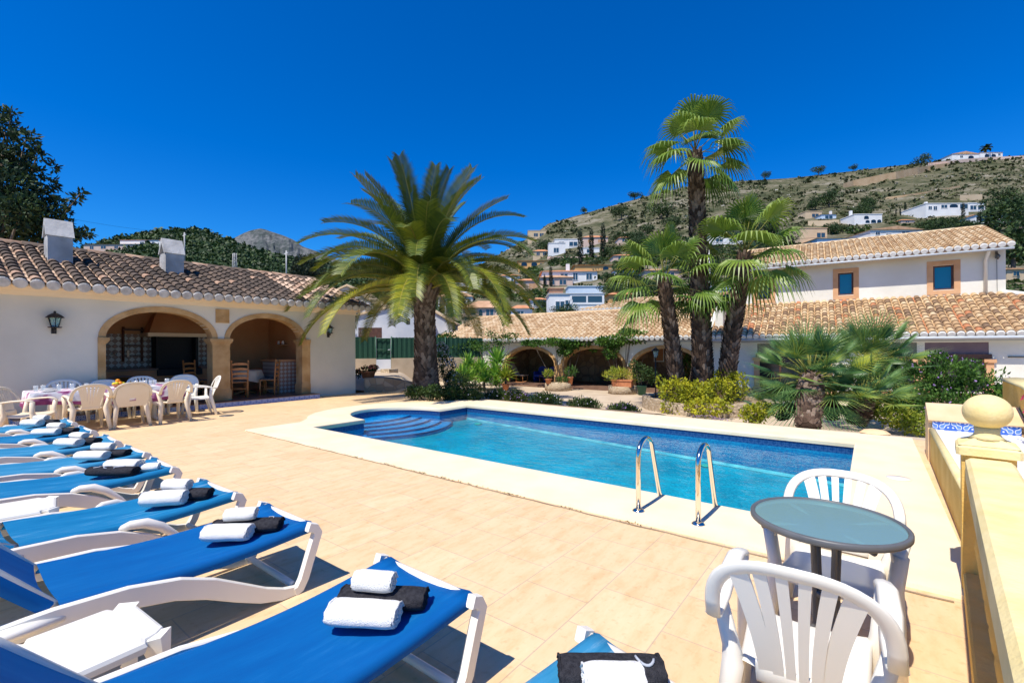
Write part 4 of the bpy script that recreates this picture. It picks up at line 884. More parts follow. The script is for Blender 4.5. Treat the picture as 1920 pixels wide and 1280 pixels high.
# ---------------- long dining table ----------------
def cloth_mat():
    m,nt,n,l,p=nmat('flowered_cloth'); p.inputs['Roughness'].default_value=.7
    tc=n.new('ShaderNodeTexCoord'); v=n.new('ShaderNodeTexNoise'); v.inputs['Scale'].default_value=4.5; v.inputs['Detail'].default_value=3; l.new(tc.outputs['Object'],v.inputs['Vector'])
    r=ramp(n,[(.36,(.24,.03,.14)),(.42,(.50,.22,.40)),(.48,(.70,.66,.68)),(.58,(.76,.76,.78)),(.63,(.45,.46,.50)),(.70,(.78,.78,.80))]); l.new(v.outputs[0],r.inputs[0]); l.new(r.outputs[0],p.inputs['Base Color']); return m
MT['cloth']=cloth_mat(); MT['plum']=M('plum_border',(.16,.02,.08),(.30,.06,.18),9,.8)
TT=thing('dining_table','long outdoor dining table laid for lunch with ten chairs round it','table',(-12.25,2.45,0))
m=MB(); m.bbox(-.42,.42,-1.12,1.12,.69,.715); m.build('tabletop','plasticg',TT)
for y in (-.72,.72):
    m=MB(); 
    for s in (-1,1): m.tube([(s*.12,y,.69),(s*.10,y,.3),(s*.16,y,.05)],[.06,.05,.05],8)
    m.tube([(-.34,y,.03),(0,y,.07),(.34,y,.03)],.04,8); m.build('leg','plasticg',TT)
m=MB(); nx=40; rows=[]; per=[]
for k in range(nx*4):
    q=k/nx; sd=int(q); f=q-sd
    per.append([(-.45+.9*f,-1.16),(.45,-1.16+2.32*f),(.45-.9*f,1.16),(-.45,1.16-2.32*f)][sd])
n=len(per)
def clo(off,z,w): return [(x+(off+w*math.sin(k*.55))*( (1 if x>0 else -1) if abs(x)>.44 else 0),y+(off+w*math.sin(k*.55))*((1 if y>0 else -1) if abs(y)>1.15 else 0),z-(.05*math.sin(k*.12) if w else 0)) for k,(x,y) in enumerate(per)]
rs=[clo(0,.72,0),clo(.012,.70,0),clo(.02,.60,.010),clo(.03,.52,.018)]
m.add([p for r in rs for p in r],[(i*n+k,i*n+(k+1)%n,(i+1)*n+(k+1)%n,(i+1)*n+k) for i in range(3) for k in range(n)],.5,True)
m.add([(-.45,-1.16,.7205),(.45,-1.16,.7205),(.45,1.16,.7205),(-.45,1.16,.7205)],[(0,1,2,3)])
cl=m.build('tablecloth','cloth'); cl.location=(-12.25,2.45,0); tag(cl,'white cloth with purple flowers draped over the long table','tablecloth')
m=MB(); rs=[clo(.031,.52,.018),clo(.034,.455,.022)]; m.add([p for r in rs for p in r],[(k,(k+1)%n,n+(k+1)%n,n+k) for k in range(n)],.5,True); m.build('border','plum',cl)
pl_=None
side=['seaward','house']
for i,(x,y) in enumerate([(.28,-.9),(.28,-.3),(.28,.4),(.28,.95),(-.28,-.85),(-.28,-.15),(-.28,.5),(-.28,.98)]):
    lab='white dinner plate on the %s side of the flowered cloth, %s from the near end'%('pool' if x>0 else 'wall',['first','second','third','last'][i%4])
    if pl_ is None:
        m=MB(); m.lathe([(.001,.004),(.07,.004),(.085,.010),(.13,.022),(.131,.026),(.085,.015),(.07,.008),(.001,.008)],20); pl_=m.build('dinner_plate','porc'); o=pl_
    else: o=pl_.copy(); COL.objects.link(o)
    o.location=(-12.25+x,2.45+y,.722); tag(o,lab,'plate','white plates on the long table')
gl_=None
for i,(x,y) in enumerate([(.05,-1.05),(.0,-.95),(.12,-.75),(-.02,-.55),(.05,-.35),(-.05,.45),(.03,.52),(-.02,.6),(.05,.68),(0,.76)]):
    if gl_ is None:
        m=MB(); m.lathe([(.001,0),(.028,0),(.036,.11),(.034,.11),(.027,.008),(.001,.008)],12); gl_=m.build('drinking_glass','glass'); o=gl_
    else: o=gl_.copy(); COL.objects.link(o)
    o.location=(-12.25+x,2.45+y,.722); tag(o,'clear glass standing on the flowered cloth, %s from the near end of the table'%['first','second','third','fourth','fifth','sixth','seventh','eighth','ninth','last'][i],'glass','glasses on the long table')
t=thing('beer_mug','clear beer mug with handle standing apart on the long table','mug',(-12.2,3.42,.722))
m=MB(); m.lathe([(.001,0),(.042,0),(.044,.13),(.038,.13),(.036,.012),(.001,.012)],12); m.build('body','glass',t); m=MB(); m.tube([(0,.042,.11),(0,.075,.10),(0,.078,.05),(0,.042,.03)],.007,6); m.build('handle','glass',t)
t=thing('fruit_bowl','small bowl of oranges and lemons on the flowered cloth','bowl',(-12.2,2.58,.722))
m=MB(); m.lathe([(.001,0),(.05,0),(.10,.05),(.105,.06),(.095,.055),(.045,.012),(.001,.012)],14); m.build('bowl','terracotta',t)
for i,(x,y,z,mm_) in enumerate([(0,0,.125,'orange'),(.05,.03,.075,'orange'),(-.05,.03,.075,'orange'),(.02,-.06,.07,'lemon'),(-.05,-.05,.07,'lemon'),(.0,.085,.07,'lemon'),(.07,-.03,.085,'lemon')]):
    m=MB(); m.ball((0,0,0),.042 if mm_=='orange' else .034,1 if mm_=='orange' else .85); o=m.build('orange' if mm_=='orange' else 'lemon',mm_); o.location=(-12.2+x,2.58+y,.722+z)
    tag(o,['orange on top of the fruit in the bowl','orange at the pool side of the fruit bowl','orange at the wall side of the fruit bowl','lemon at the near edge of the fruit bowl','lemon at the near wall side of the fruit bowl','lemon at the far edge of the fruit bowl','lemon at the near pool side of the fruit bowl'][i],'fruit','fruit in the bowl')
# ---------------- kitchen table and ladder-back chairs ----------------
t=thing('round_table','round table in the small arch','table',(-14.95,6.15,.121)); m=MB(); m.lathe([(.001,.70),(.45,.70),(.45,.725),(.001,.725)],20); m.build('tabletop','wood',t); m=MB(); m.tube([(0,0,.7),(0,0,.1)],.04,8); m.build('leg','wood',t)
m=MB(); m.tube([(-.3,0,.02),(0,0,.1),(.3,0,.02)],.03,6); m.build('foot','wood',t); m=MB(); m.tube([(0,-.3,.02),(0,0,.11),(0,.3,.02)],.03,6); m.build('foot','wood',t)
m=MB(); rs=[]
for r,z,w in ((0.001,.728,0),(.455,.728,0),(.47,.68,.01),(.50,.50,.035),(.51,.40,.05)): rs.append([((r+w*math.sin(k*1.3))*math.cos(2*PI*k/40),(r+w*math.sin(k*1.3))*math.sin(2*PI*k/40),z-.04*(w>.03)*math.sin(k*.63)) for k in range(40)])
m.add([p for q in rs for p in q],[(i*40+k,i*40+(k+1)%40,(i+1)*40+(k+1)%40,(i+1)*40+k) for i in range(4) for k in range(40)],.5,True)
MT['cream']=M('cream_cloth',(.55,.45,.33),(.62,.53,.42),4,.85); o=m.build('round_tablecloth','cream'); o.location=(-14.95,6.15,.121); tag(o,'cream cloth hanging over the round table in the small arch','tablecloth')
def wchair(loc,rz,label):
    t=thing('ladder_back_chair',label,'chair',loc,rz,'wooden ladder back chairs in the barbecue house')
    for s in (-1,1):
        m=MB(); m.tube([(s*.19,-.19,0),(s*.19,-.19,.45),(s*.20,-.23,1.02)],.023,8); m.ball((s*.20,-.23,1.03),.026); m.build('back_post','wood',t)
        m=MB(); m.tube([(s*.20,.20,0),(s*.20,.20,.44)],.024,8); m.build('leg','wood',t)
        m=MB(); m.tube([(s*.195,-.19,.18),(s*.2,.2,.18)],.012,6); m.build('stretcher','wood',t)
    for z in (.55,.67,.80,.94):
        m=MB(); y=-.19-.04*(z-.45)/.57
        m.prism([(-.19,z-.025),(0,z-.02),(.19,z-.025),(.19,z+.02),(.1,z+.04),(0,z+.045),(-.1,z+.04),(-.19,z+.02)],y-.012,y+.008,'y'); m.build('rail','wood',t)
    m=MB(); m.bbox(-.22,.22,-.20,.23,.43,.455); m.build('seat','wood',t)
    for y in (-.19,.2):
        m=MB(); m.tube([(-.19,y,.25),(.19,y,.25)],.012,6); m.build('stretcher','wood',t)
    c=MB(); c.bbox(-.20,.20,-.17,.21,0,.04,.02); c=c.build('seat_cushion','dkcush'); c.location=Vector(loc)+Vector((0,0,.457)); c.rotation_euler=(0,0,rz); tag(c,'dark cushion on the '+label.replace('honey wood ','').replace('ladder back ',''),'cushion','dark seat cushions')
    return t
MT['dkcush']=M('dark_check_cushion',(.02,.03,.03),(.14,.14,.14),25,.9)
wc=wchair((-14.05,5.62,.121),R(75),'honey wood ladder back chair nearest the pillar in the small arch')
wchair((-14.25,6.55,.121),R(140),'honey wood ladder back chair turned sideways in the small arch'); wchair((-14.75,6.85,.121),R(165),'dark set ladder back chair behind the sideways one in the small arch'); wchair((-15.35,5.0,.121),R(-60),'shaded ladder back chair behind the pillar near the kitchen counter')
# ---------------- bistro table ----------------
t=thing('bistro_table','round frosted glass table with grey metal rim between two white chairs','table',(-.165,2.56,0),R(20))
m=MB(); m.lathe([(.290,.684),(.302,.684),(.308,.690),(.308,.708),(.302,.714),(.292,.714),(.288,.708),(.290,.684)],48); m.build('rim','gmetal',t)
m=MB(); m.lathe([(.001,.700),(.2885,.700),(.2885,.708),(.001,.708)],48,smooth=False); m.build('glass_top','tglass',t)
for k in range(4):
    an=PI/2*k+.3; c,s=math.cos(an),math.sin(an); m=MB()
    m.tube([(.29*c,.29*s,.678),(.22*c,.22*s,.682),(.11*c,.11*s,.672),(.06*c,.06*s,.63),(.05*c,.05*s,.40),(.05*c,.05*s,.24),(.09*c,.09*s,.13),(.18*c,.18*s,.07),(.27*c,.27*s,.02),(.30*c,.30*s,.008)],.0125,8); m.build('leg','gmetal',t)
m=MB(); m.lathe([(.042,.36),(.055,.36),(.055,.385),(.042,.385)],16); m.build('collar','gmetal',t)
# ---------------- pool ladder ----------------
t=thing('pool_ladder','polished steel pool ladder with two curved handrails at the near edge','ladder',(-1.40,4.0,.022))
for i,x in enumerate((-.26,.26)):
    m=MB(); p=[(x,0,0),(x,.0,.45)]+[(x,.0+.17-.17*math.cos(a),.56+.17*math.sin(a)) for a in [PI*k/12 for k in range(0,11)]]+[(x,.44,.28),(x,.52,.05),(x,.63,-.12),(x,.66,-.3),(x,.66,-.6)]
    p=[(a,b,c*.86 if c>0 else c) for a,b,c in p]; m.tube(p,.0215,12); m.build('handrail','steel',t)
    m=MB(); m.lathe([(.055,0),(.055,.006),(.040,.018),(.022,.024),(.001,.024)],20,(x,0,0)); m.build('flange','steel',t)
for k in range(2):
    m=MB(); m.bbox(-.26,.26,.62,.70,-.32-.2*k,-.29-.2*k); m.build('rung','steel',t)
# ---------------- balustrade on the right ----------------
BR=R(-5.0)
def bl(loc): return loc
t=thing('balustrade','yellow rendered balustrade with thick pale rail and vase shaped balusters','balustrade',(.44,3.90,0),BR)
m=MB(); m.bbox(.01,.215,-3.4,-.02,.70,.83,.018); m.build('rail','yelcap',t)
m=MB(); m.bbox(.0,.25,-3.4,.0,.0,.13,.01); m.build('plinth','yellow',t)
for k in range(12):
    m=MB(); m.lathe([(.055,0),(.055,.03),(.035,.05),(.045,.07),(.075,.15),(.085,.23),(.075,.31),(.045,.40),(.033,.46),(.045,.49),(.035,.51),(.055,.54),(.055,.575)],12,(.125,-.22-.26*k,.128)); m.build('baluster','yellow',t)
t=thing('gate_pillar','yellow square pillar with a moulded cap and a pale yellow ball on top','pillar',(.44,3.90,0),BR)
m=MB(); m.box(-.005,.225,0.0,.23,0,.84); m.build('shaft','yellow',t)
m=MB(); m.bbox(-.03,.25,-.025,.255,.84,.90,.015); 
m.add([(-.02,-.015,.90),(.24,-.015,.90),(.24,.245,.90),(-.02,.245,.90),(.05,.055,.935),(.17,.055,.935),(.17,.175,.935),(.05,.175,.935)],[(0,1,5,4),(1,2,6,5),(2,3,7,6),(3,0,4,7),(4,5,6,7)]); m.build('cap','yelcap',t)
m=MB(); m.lathe([(.085,.93),(.064,.95),(.055,.97),(.06,1.0)],24,(.11,.115,0)); m.ball((.11,.115,1.095),.112,.94,28,18); m.build('ball','yelcap',t)
# bench behind the pillar
t=thing('masonry_bench','yellow masonry bench with white tiled seat and a blue flowered tile band','bench',(.54,4.35,0),R(-1))
m=MB(); m.box(0,.80,0,3.75,0,.40); m.prism([(0,.0),(0,.40),(.5,.40),(.5,0)],3.75,3.76,'y'); m.build('base','yellow',t)
m=MB(); m.tube([(.02,.0,.41),(.02,3.72,.41)],.035,8); m.tube([(.02,3.72,.41),(.75,3.72,.41)],.035,8); m.build('edge','yelcap',t)
m=MB(); m.box(.05,.80,.0,3.68,.40,.425); m.build('seat','whitetile',t)
MT['azul2']=azulejo_mat('flowered_tile_band',.22)
m=MB(); m.box(0.02,.80,3.66,3.69,.426,.545); m.build('tile_band','azul2',t)
m=MB(); v=[(-.02,3.64,.545),(.85,3.64,.545),(.85,3.70,.545),(-.02,3.70,.545),(-.02,4.15,.74),(.85,4.15,.74)]
m.prism([(3.64,.545),(4.15,.72),(4.2,.70),(4.2,0),(3.70,0),(3.70,.50),(3.66,.53)],-.02,.85,'x'); m.build('end_cap','peachtile',t)
m=MB(); m.prism([(-.6,0),(5.2,0),(5.2,1.00),(3.9,.98),(3.2,.92),(2.4,.80),(1.4,.74),(-.6,.74)],.86,1.12,'x'); m.build('back_wall','yellow',t)
m=MB(); pts=[(-.6,.74),(1.4,.74),(2.4,.80),(3.2,.92),(3.9,.98),(5.2,1.00)]
m.tube([(.99,a,b+.01) for a,b in pts],.5,8,sq=(.34,.07),up=(0,0,1)); m.build('coping','yelcap',t)
m=MB(); m.box(.845,.862,1.5,3.6,.43,.86); m.build('white_panel','whitetile',t)
m=MB()
for i in range(70):
    p=Vector((1.38+random.uniform(-.06,.04),6.6+random.uniform(-.9,.9),.86+random.uniform(-.15,.12))); 
    for k in range(5): a=2*PI*k/5; leafquad(m,p,Vector((.3*math.cos(a)-.4,math.sin(a),math.cos(a)))*.5,Vector((1,.2,0)),.045,.028,.5)
o=m.build('bougainvillea_spray','fl_r'); tag(o,'crimson flowers hanging over the yellow curved wall by the pillar','flowers')
# grey rim of pool repair patch and floor drain
m=MB(); m.lathe([(.16,0),(.16,.004),(.001,.004)],24); o=m.build('drain_cover','gmetal'); o.location=G(425,779,.001); o.scale=(1,.9,1); tag(o,'round dark drain cover in the terrace beyond the end chair','drain cover')
MT['lid']=M('white_skimmer_lid',(.85,.80,.72),None,rough=.7)
m=MB(); m.lathe([(.11,0),(.11,.004),(.001,.004)],24); o=m.build('deck_plate','lid'); o.location=G(1685,896,.026); tag(o,'round white skimmer lid in the coping near the bench','pool cover')
m=MB(); m.lathe([(.001,0),(.16,0),(.18,.04),(.13,.10),(.05,.12),(.001,.12)],9,smooth=False); o=m.build('flat_rock','peachtile'); o.location=G(1640,815,.0); o.scale=(1.2,.8,.8); tag(o,'flat orange rock on the pool edge under the dwarf palms','rock')
# ---------------- date palm ----------------
def gpal(px,Y,z): q=W(px,651,Y); return (q.x,q.y,z)
t=thing('date_palm','stout date palm with scaled trunk and wide arching crown beside the pool steps','palm tree',(-11.5,10.25,-.1))
m=MB(); path=[(0,0,0),(.03,0,.35),(.03,0,.9),(0,0,1.8),(-.02,0,2.7),(-.02,0,3.2),(-.02,0,3.55)]
scaled_trunk(m,path,[.54,.44,.385,.345,.33,.36,.46],50,15,.04,.8,.55,1.5); m.build('trunk','bark',t)
m=MB()
for k in range(60):
    an=k*2.4; z=3.2+.45*(k/60); r=.36+.12*(k/60); c,s=math.cos(an),math.sin(an); b=Vector((c*r*.8-.02,s*r*.8,z-.1)); o_=Vector((c,s,1.25)).normalized()
    sdv=Vector((-s,c,0)); L_=random.uniform(.22,.36); m.add([b-sdv*.09,b+sdv*.09,b+o_*L_+sdv*.035,b+o_*L_-sdv*.035,b-sdv*.06+Vector((c,s,0))*.05,b+sdv*.06+Vector((c,s,0))*.05],[(0,1,2,3),(4,3,2,5),(0,3,4),(1,5,2)],random.uniform(.3,.75))
m.build('boots','bark',t)
m=MB(); rm=MB(); rg=random.Random(3)
for k in range(76):
    q=(k+.5)/76; az=k*2.39996+rg.uniform(-.2,.2); el=R(88-82*q**.9)+rg.uniform(-.08,.08); L=(4.15 if q>.18 else 3.75)*rg.uniform(.9,1.08); dr=.95+.95*q**.7+rg.uniform(-.15,.2)
    if q<.22: dr=.45+rg.uniform(0,.5)
    if q>.8: dr=1.35
    tb=.27+.44*q+rg.uniform(-.15,.2)
    o_=(-.02+.12*math.cos(az),.12*math.sin(az),3.75-.35*q)
    frond(m,rm,o_,az,el,L,dr,62,.041,.58,tb)
m.build('crown','frond',t); rm.build('frond_stalks','rach',t)
m=MB()
for k in range(34):
    an=rg.uniform(0,6.28); c,s=math.cos(an),math.sin(an); L=rg.uniform(.6,1.0); P0=Vector((c*.15,s*.15,3.75)); P1=P0+Vector((c*.35,s*.35,.45)); P2=P1+Vector((c*.3,s*.3,-.05))
    for _ in range(14):
        e=P2+rv()*.22+Vector((c*.08,s*.08,-.18)); m.tube([P1,e],[.006,.004],3)
    m.tube([P0,P1],.02,4)
m.build('fruit_stalks','dates',t)
# ---------------- three fan palms ----------------
def fan_palm(name_label,base,top,r0,r1,n,Rr,seed,dead=0,rows=60,per=9):
    rg=random.Random(seed); base=Vector(base); top=Vector(top)-base
    t=thing('fan_palm',name_label,'palm tree',base,0,'tall fan palms in the stone edged bed')
    path=[]; 
    for i in range(8):
        q=i/7; path.append((top.x*(q**1.3),top.y*q,top.z*q))
    rad=[r0*1.15 if i==0 else r0+(r1-r0)*i/7 for i in range(8)]
    m=MB(); scaled_trunk(m,path,rad,rows,per,.07,1.0,.45,1.9,10); m.build('trunk','barkw',t)
    lm=MB(); pm=MB()
    for k in range(n):
        q=(k+.5)/n; az=k*2.39996+rg.uniform(-.3,.3); el=R(84-125*q); d=(math.cos(az)*math.cos(el),math.sin(az)*math.cos(el),math.sin(el))
        fanleaf(pm,lm,top+Vector((0,0,.15-.35*q)),d,Rr*rg.uniform(.85,1.1),Rr*rg.uniform(.9,1.25),26,1.9,.5,.30+.35*q,.38+.22*(1-q)+rg.uniform(-.12,.2))
    lm.build('crown','fan',t); pm.build('leaf_stalks','rach',t)
    return t
def WG(px,py,Y): q=W(px,py,Y); return (q.x,q.y,q.z)
fan_palm('short leaning fan palm on the left of the bed',gpal(1272,14.9,-.35),WG(1245,530,14.9),.23,.18,18,.97,11,rows=46)
fan_palm('tallest fan palm in the middle of the bed, rising well above the hill',gpal(1318,15.1,-.35),WG(1303,288,15.1),.31,.19,22,.94,12,rows=90)
fan_palm('medium fan palm on the right of the bed, leaning right',gpal(1358,14.7,-.35),WG(1396,478,14.7),.25,.19,21,1.02,13,rows=54)
# small hanging fans halfway up the middle trunk
t=thing('fan_palm','low fan palm crown growing between the three trunks','palm tree',gpal(1312,15.6,-.4),0,'tall fan palms in the stone edged bed')
m=MB(); tp=Vector(WG(1322,565,15.6))-Vector(gpal(1312,15.6,-.4)); scaled_trunk(m,[(0,0,0),tuple(tp*.5),tuple(tp)],[.16,.15,.15],30,8,.05,1,.4,1.8,8); m.build('trunk','barkw',t)
lm=MB(); pm=MB()
for k in range(9): az=k*2.4; fanleaf(pm,lm,tp,(math.cos(az),math.sin(az),-.25+.12*k*.6),.70,.65,24,2.3,.6,.4,.3)
lm.build('crown','fan',t); pm.build('leaf_stalks','rach',t)
# ---------------- dwarf palms ----------------
GD='dwarf fan palms behind the pool'
def dwarf(label,base,crown,n,Rr,pet,seed,r=.16,tb=.45,low=-35):
    rg=random.Random(seed); base=Vector(base); c=Vector(crown)-base; t=thing('dwarf_palm',label,'palm tree',base,0,GD)
    m=MB(); scaled_trunk(m,[(0,0,0),tuple(c*.5),tuple(c)],[r*.9,r*1.15,r],int(10+c.length*22),9,.07,1.1,.5,1.6,10); m.build('trunk','barkw',t)
    lm=MB(); pm=MB()
    for k in range(n):
        q=(k+.5)/n; az=k*2.39996+rg.uniform(-.3,.3); el=R(82-(82-low)*q); d=(math.cos(az)*math.cos(el),math.sin(az)*math.cos(el),math.sin(el))
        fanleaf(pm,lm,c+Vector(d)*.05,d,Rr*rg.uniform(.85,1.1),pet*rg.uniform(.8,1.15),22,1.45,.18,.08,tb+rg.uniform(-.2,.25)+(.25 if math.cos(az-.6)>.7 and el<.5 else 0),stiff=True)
    lm.build('crown','cham',t); pm.build('leaf_stalks','rach',t)
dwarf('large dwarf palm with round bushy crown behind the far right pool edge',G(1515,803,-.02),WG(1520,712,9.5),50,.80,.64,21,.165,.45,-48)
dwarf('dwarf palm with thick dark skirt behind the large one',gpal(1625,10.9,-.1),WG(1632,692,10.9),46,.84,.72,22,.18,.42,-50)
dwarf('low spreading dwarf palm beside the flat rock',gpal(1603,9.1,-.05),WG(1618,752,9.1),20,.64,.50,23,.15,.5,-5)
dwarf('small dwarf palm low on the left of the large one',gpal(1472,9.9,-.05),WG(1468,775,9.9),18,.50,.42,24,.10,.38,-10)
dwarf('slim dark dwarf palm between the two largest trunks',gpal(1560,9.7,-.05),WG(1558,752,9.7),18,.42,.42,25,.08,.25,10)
# ---------------- shrubs ----------------
def shrub(name,label,cat,base,blobs,n,size,mat,asp=.5,flowers=None,group=None,stems=6,upb=.25,shell=.45,tb=.5):
    """blobs relative to base"""
    t=thing(name,label,cat,base,0,group); m=MB(); foliage(m,blobs,n,size,asp,shell,upb,tb); m.build('foliage',mat,t)
    m=MB()
    for k in range(stems):
        b=blobs[k%len(blobs)]; c=Vector(b[0])+rv()*min(b[1])*.4; s0=Vector((c.x*.25,c.y*.25,0)); m.tube([s0,s0.lerp(c,.5)+rv()*.04,c],[.022,.015,.008],5)
    m.build('stem','trunk',t)
    if flowers:
        fm,fn,fs=flowers; m=MB()
        for _ in range(fn):
            b=random.choice(blobs); d=rv(); d.z=abs(d.z); p=Vector(b[0])+Vector((d.x*b[1][0],d.y*b[1][1],d.z*b[1][2]))*1.04
            for k in range(4): leafquad(m,p,rv()+d*.6,d,fs,fs*.7,.5)
        m.build('flowers',fm,t)
    return t
def sb(px,Y,zg): return gpal(px,Y,zg)
def rel(base,px,py,Y): return tuple(Vector(WG(px,py,Y))-Vector(base))
def pshrub(name,label,cat,px,Y,zg,bl,n,size,mat,**k):
    """bl: (px,py,dY,rx,rz) blobs"""
    b=sb(px,Y,zg); s=Y/FP
    blobs=[(rel(b,x,y,Y+dy),(rx*s,max(rx*s*.8,.1),rz*s)) for x,y,dy,rx,rz in bl]; return shrub(name,label,cat,b,blobs,n,size,mat,**k)
pshrub('lime_hedge','lime yellow leaved hedge filling the stone bed under the tall fan palms','hedge',1318,13.9,-.45,
  [(1268,735,0,34,26),(1305,742,-.5,34,28),(1345,738,-.2,34,28),(1378,725,.4,26,28),(1260,765,-.2,20,14),(1325,762,-.9,40,16),(1240,718,.5,10,16),(1360,705,.8,24,16)],5200,.085,'lime',asp=.7,shell=.6)
pshrub('lime_bush','small lime yellow bush at the far pool edge left of the dwarf palms','shrub',1412,9.6,-.05,[(1412,778,0,24,20),(1432,768,.2,18,16)],1100,.06,'lime',asp=.7)
pshrub('flowering_bush','big green bush with small lilac flowers beside the yellow bench','shrub',1770,9.6,-.1,
  [(1720,720,.5,50,45),(1775,705,.3,50,40),(1830,735,.2,55,45),(1760,765,0,60,38),(1700,760,.2,40,35),(1850,775,-.2,45,40),(1690,690,.8,26,18),(1760,672,.5,18,12),(1815,690,.4,22,16)],9500,.085,'green',asp=.42,flowers=('fl_p',90,.035),stems=12,upb=.7)
pshrub('golden_bush','yellow green bush spreading at the foot of the lilac flowered one','shrub',1700,8.9,-.05,[(1680,780,0,34,22),(1725,795,-.2,34,22),(1655,762,.3,20,16),(1640,775,.3,14,12)],2200,.07,'ygreen',asp=.5)
pshrub('green_bush','green bush at the right edge behind the curved yellow wall','shrub',1905,9.0,-.1,[(1905,765,0,40,40),(1880,738,.3,16,16),(1930,745,0,26,28)],1800,.085,'green',asp=.42,upb=.7)
GLv='flower clumps along the far side of the pool'
for i,(px,py,Y,rx,rz,lab,fl) in enumerate([(935,742,13.7,30,9,'low green clump with pale flowers, leftmost of those in front of the paved path','fl_w'),(968,745,13.4,26,10,'dark clump with lilac flowers, second along the pool edge','fl_p'),(1022,750,12.7,30,10,'feathery green clump, third along the pool edge','fl_w'),(1095,759,12.0,32,10,'round green clump standing alone in the middle of the pool edge','fl_w'),(1168,768,11.5,30,9,'clump with many lilac flowers, nearest the lamp post','fl_p')]):
    pshrub('flower_clump',lab,'flowers',px,Y,-.12,[(px-rx*.45,py+3,0,rx*.65,rz*1.5),(px+rx*.45,py+4,0,rx*.65,rz*1.4),(px,py+1,.1,rx*.65,rz*1.6)],2600,.075,'dkgreen' if i!=1 else 'olive',asp=.28,flowers=(fl,70 if fl=='fl_p' else 25,.026),group=GLv,upb=1.2,stems=2)
pshrub('flower_clump','sparse lilac flowers under the stone bed wall','flowers',1330,12.4,-.35,[(1320,784,0,24,4),(1352,789,-.2,16,4)],250,.05,'olive',asp=.2,flowers=('fl_p',60,.028),group=GLv,stems=1)
pshrub('low_bush','low dark green bush at the foot of the date palm','shrub',800,13.4,-.02,[(780,735,0,24,12),(815,735,-.2,26,13),(850,738,-.2,24,14),(885,742,-.2,22,11)],3600,.075,'dkgreen',asp=.5,flowers=('fl_w',12,.02))
pshrub('olive_bush','feathery olive green bush right of the date palm','shrub',868,13.6,-.05,[(862,722,0,22,26),(890,733,0,22,16),(848,738,0,20,14)],2600,.085,'olive',asp=.25,upb=.9)
pshrub('white_flowering_bush','bush covered in pale lilac white flowers right of the date palm','shrub',842,17,-.3,[(838,690,0,18,26),(850,715,0,18,18),(828,660,.3,14,18)],1500,.09,'dkgreen',asp=.5,flowers=('fl_w',170,.055))
pshrub('climbing_shrub','leafy climbing shrub at the left corner of the porch roof','shrub',840,24,-.4,[(838,636,0,22,14),(850,655,0,26,20),(825,650,0,14,24),(885,645,0,26,8),(835,690,0,18,20)],2600,.13,'vine',asp=.5,stems=9)
pshrub('climbing_shrub','sprawling shrub with bare top shoots rising over the first porch arch','shrub',928,23.2,-.4,[(925,648,0,22,9),(945,637,0,22,8),(900,652,0,22,6),(925,628,0,12,10),(943,616,0,4,12),(958,630,0,16,6),(915,622,0,5,8)],1200,.12,'vine',asp=.4,stems=9)
pshrub('grape_vine','thin leafy vine above the pier between first and second arches','vine',1058,22.3,-.4,[(1040,641,0,24,6),(1070,645,0,20,9),(1095,642,0,24,9),(1060,658,0,16,9),(1000,643,0,26,5),(1110,652,0,12,6)],2400,.14,'vine',asp=.6,stems=5)
pshrub('grape_vine','thick bright green vine over the pier right of the middle arch','vine',1165,21,-.4,[(1150,640,0,28,12),(1185,632,0,34,13),(1220,645,0,22,12),(1145,658,0,14,16),(1175,622,0,18,5),(1130,640,0,14,8)],3400,.13,'vine',asp=.6,stems=8,tb=.65)
pshrub('grape_vine','vine leaves hanging under the eave behind the tall palm trunks','vine',1285,19.9,-.4,[(1262,648,0,14,8),(1300,645,0,16,8),(1290,690,1.2,22,30)],900,.12,'vine',asp=.6,stems=3)
pshrub('potted_shrub','dark shrub standing in a green pot beside the right stone planter','shrub',1203,19.0,-.2,[(1203,698,0,20,16),(1190,685,0,10,10),(1222,705,0,12,14)],1100,.10,'dkgreen',asp=.45,stems=4)
t=thing('green_pot','green plastic pot behind the right stone planter','pot',gpal(1203,19,-.47)); m=MB(); m.lathe([(.14,0),(.20,.36),(.22,.38),(.19,.38),(.001,.34)],14); m.build('pot','gpost',t)
t.location.z=-.47
# agaves
pshrub('lily_clump','bright strap leaved plants massed along the white porch wall','plant',890,21.4,-.35,[(870,708,0,22,14),(900,700,.2,22,16),(925,712,0,20,12),(880,690,.4,14,12)],1500,.30,'agave',asp=.14,upb=.9,stems=2,tb=.6)
def agave(label,px,py,Y,Rr,n,mat,asp=.16,zl=.3):
    b=WG(px,py,Y); t=thing('agave',label,'agave',b,0,'agaves against the white porch wall'); m=MB()
    for k in range(n):
        q=(k+.5)/n; az=k*2.4; el=R(80-95*q); d=Vector((math.cos(az)*math.cos(el),math.sin(az)*math.cos(el),math.sin(el))); s_=d.cross(UP).normalized(); L=Rr*1.25*random.uniform(.85,1.1); w_=L*asp
        p=[Vector((0,0,0)),d*L*.5+Vector((0,0,.02)),d*L-Vector((0,0,.06*L))]; t_=random.uniform(.2,.9); nn=s_.cross(d)*(-w_*.25)
        m.add([p[0]-s_*w_*.3,p[0]+nn,p[0]+s_*w_*.3,p[1]-s_*w_*.5,p[1]+nn,p[1]+s_*w_*.5,p[2]],[(0,1,4,3),(1,2,5,4),(3,4,6),(4,5,6)],t_)
    m.build('rosette',mat,t); m=MB(); m.tube([(0,0,0),(0,0,-.5)],.06,6); m.build('stem','trunk',t)
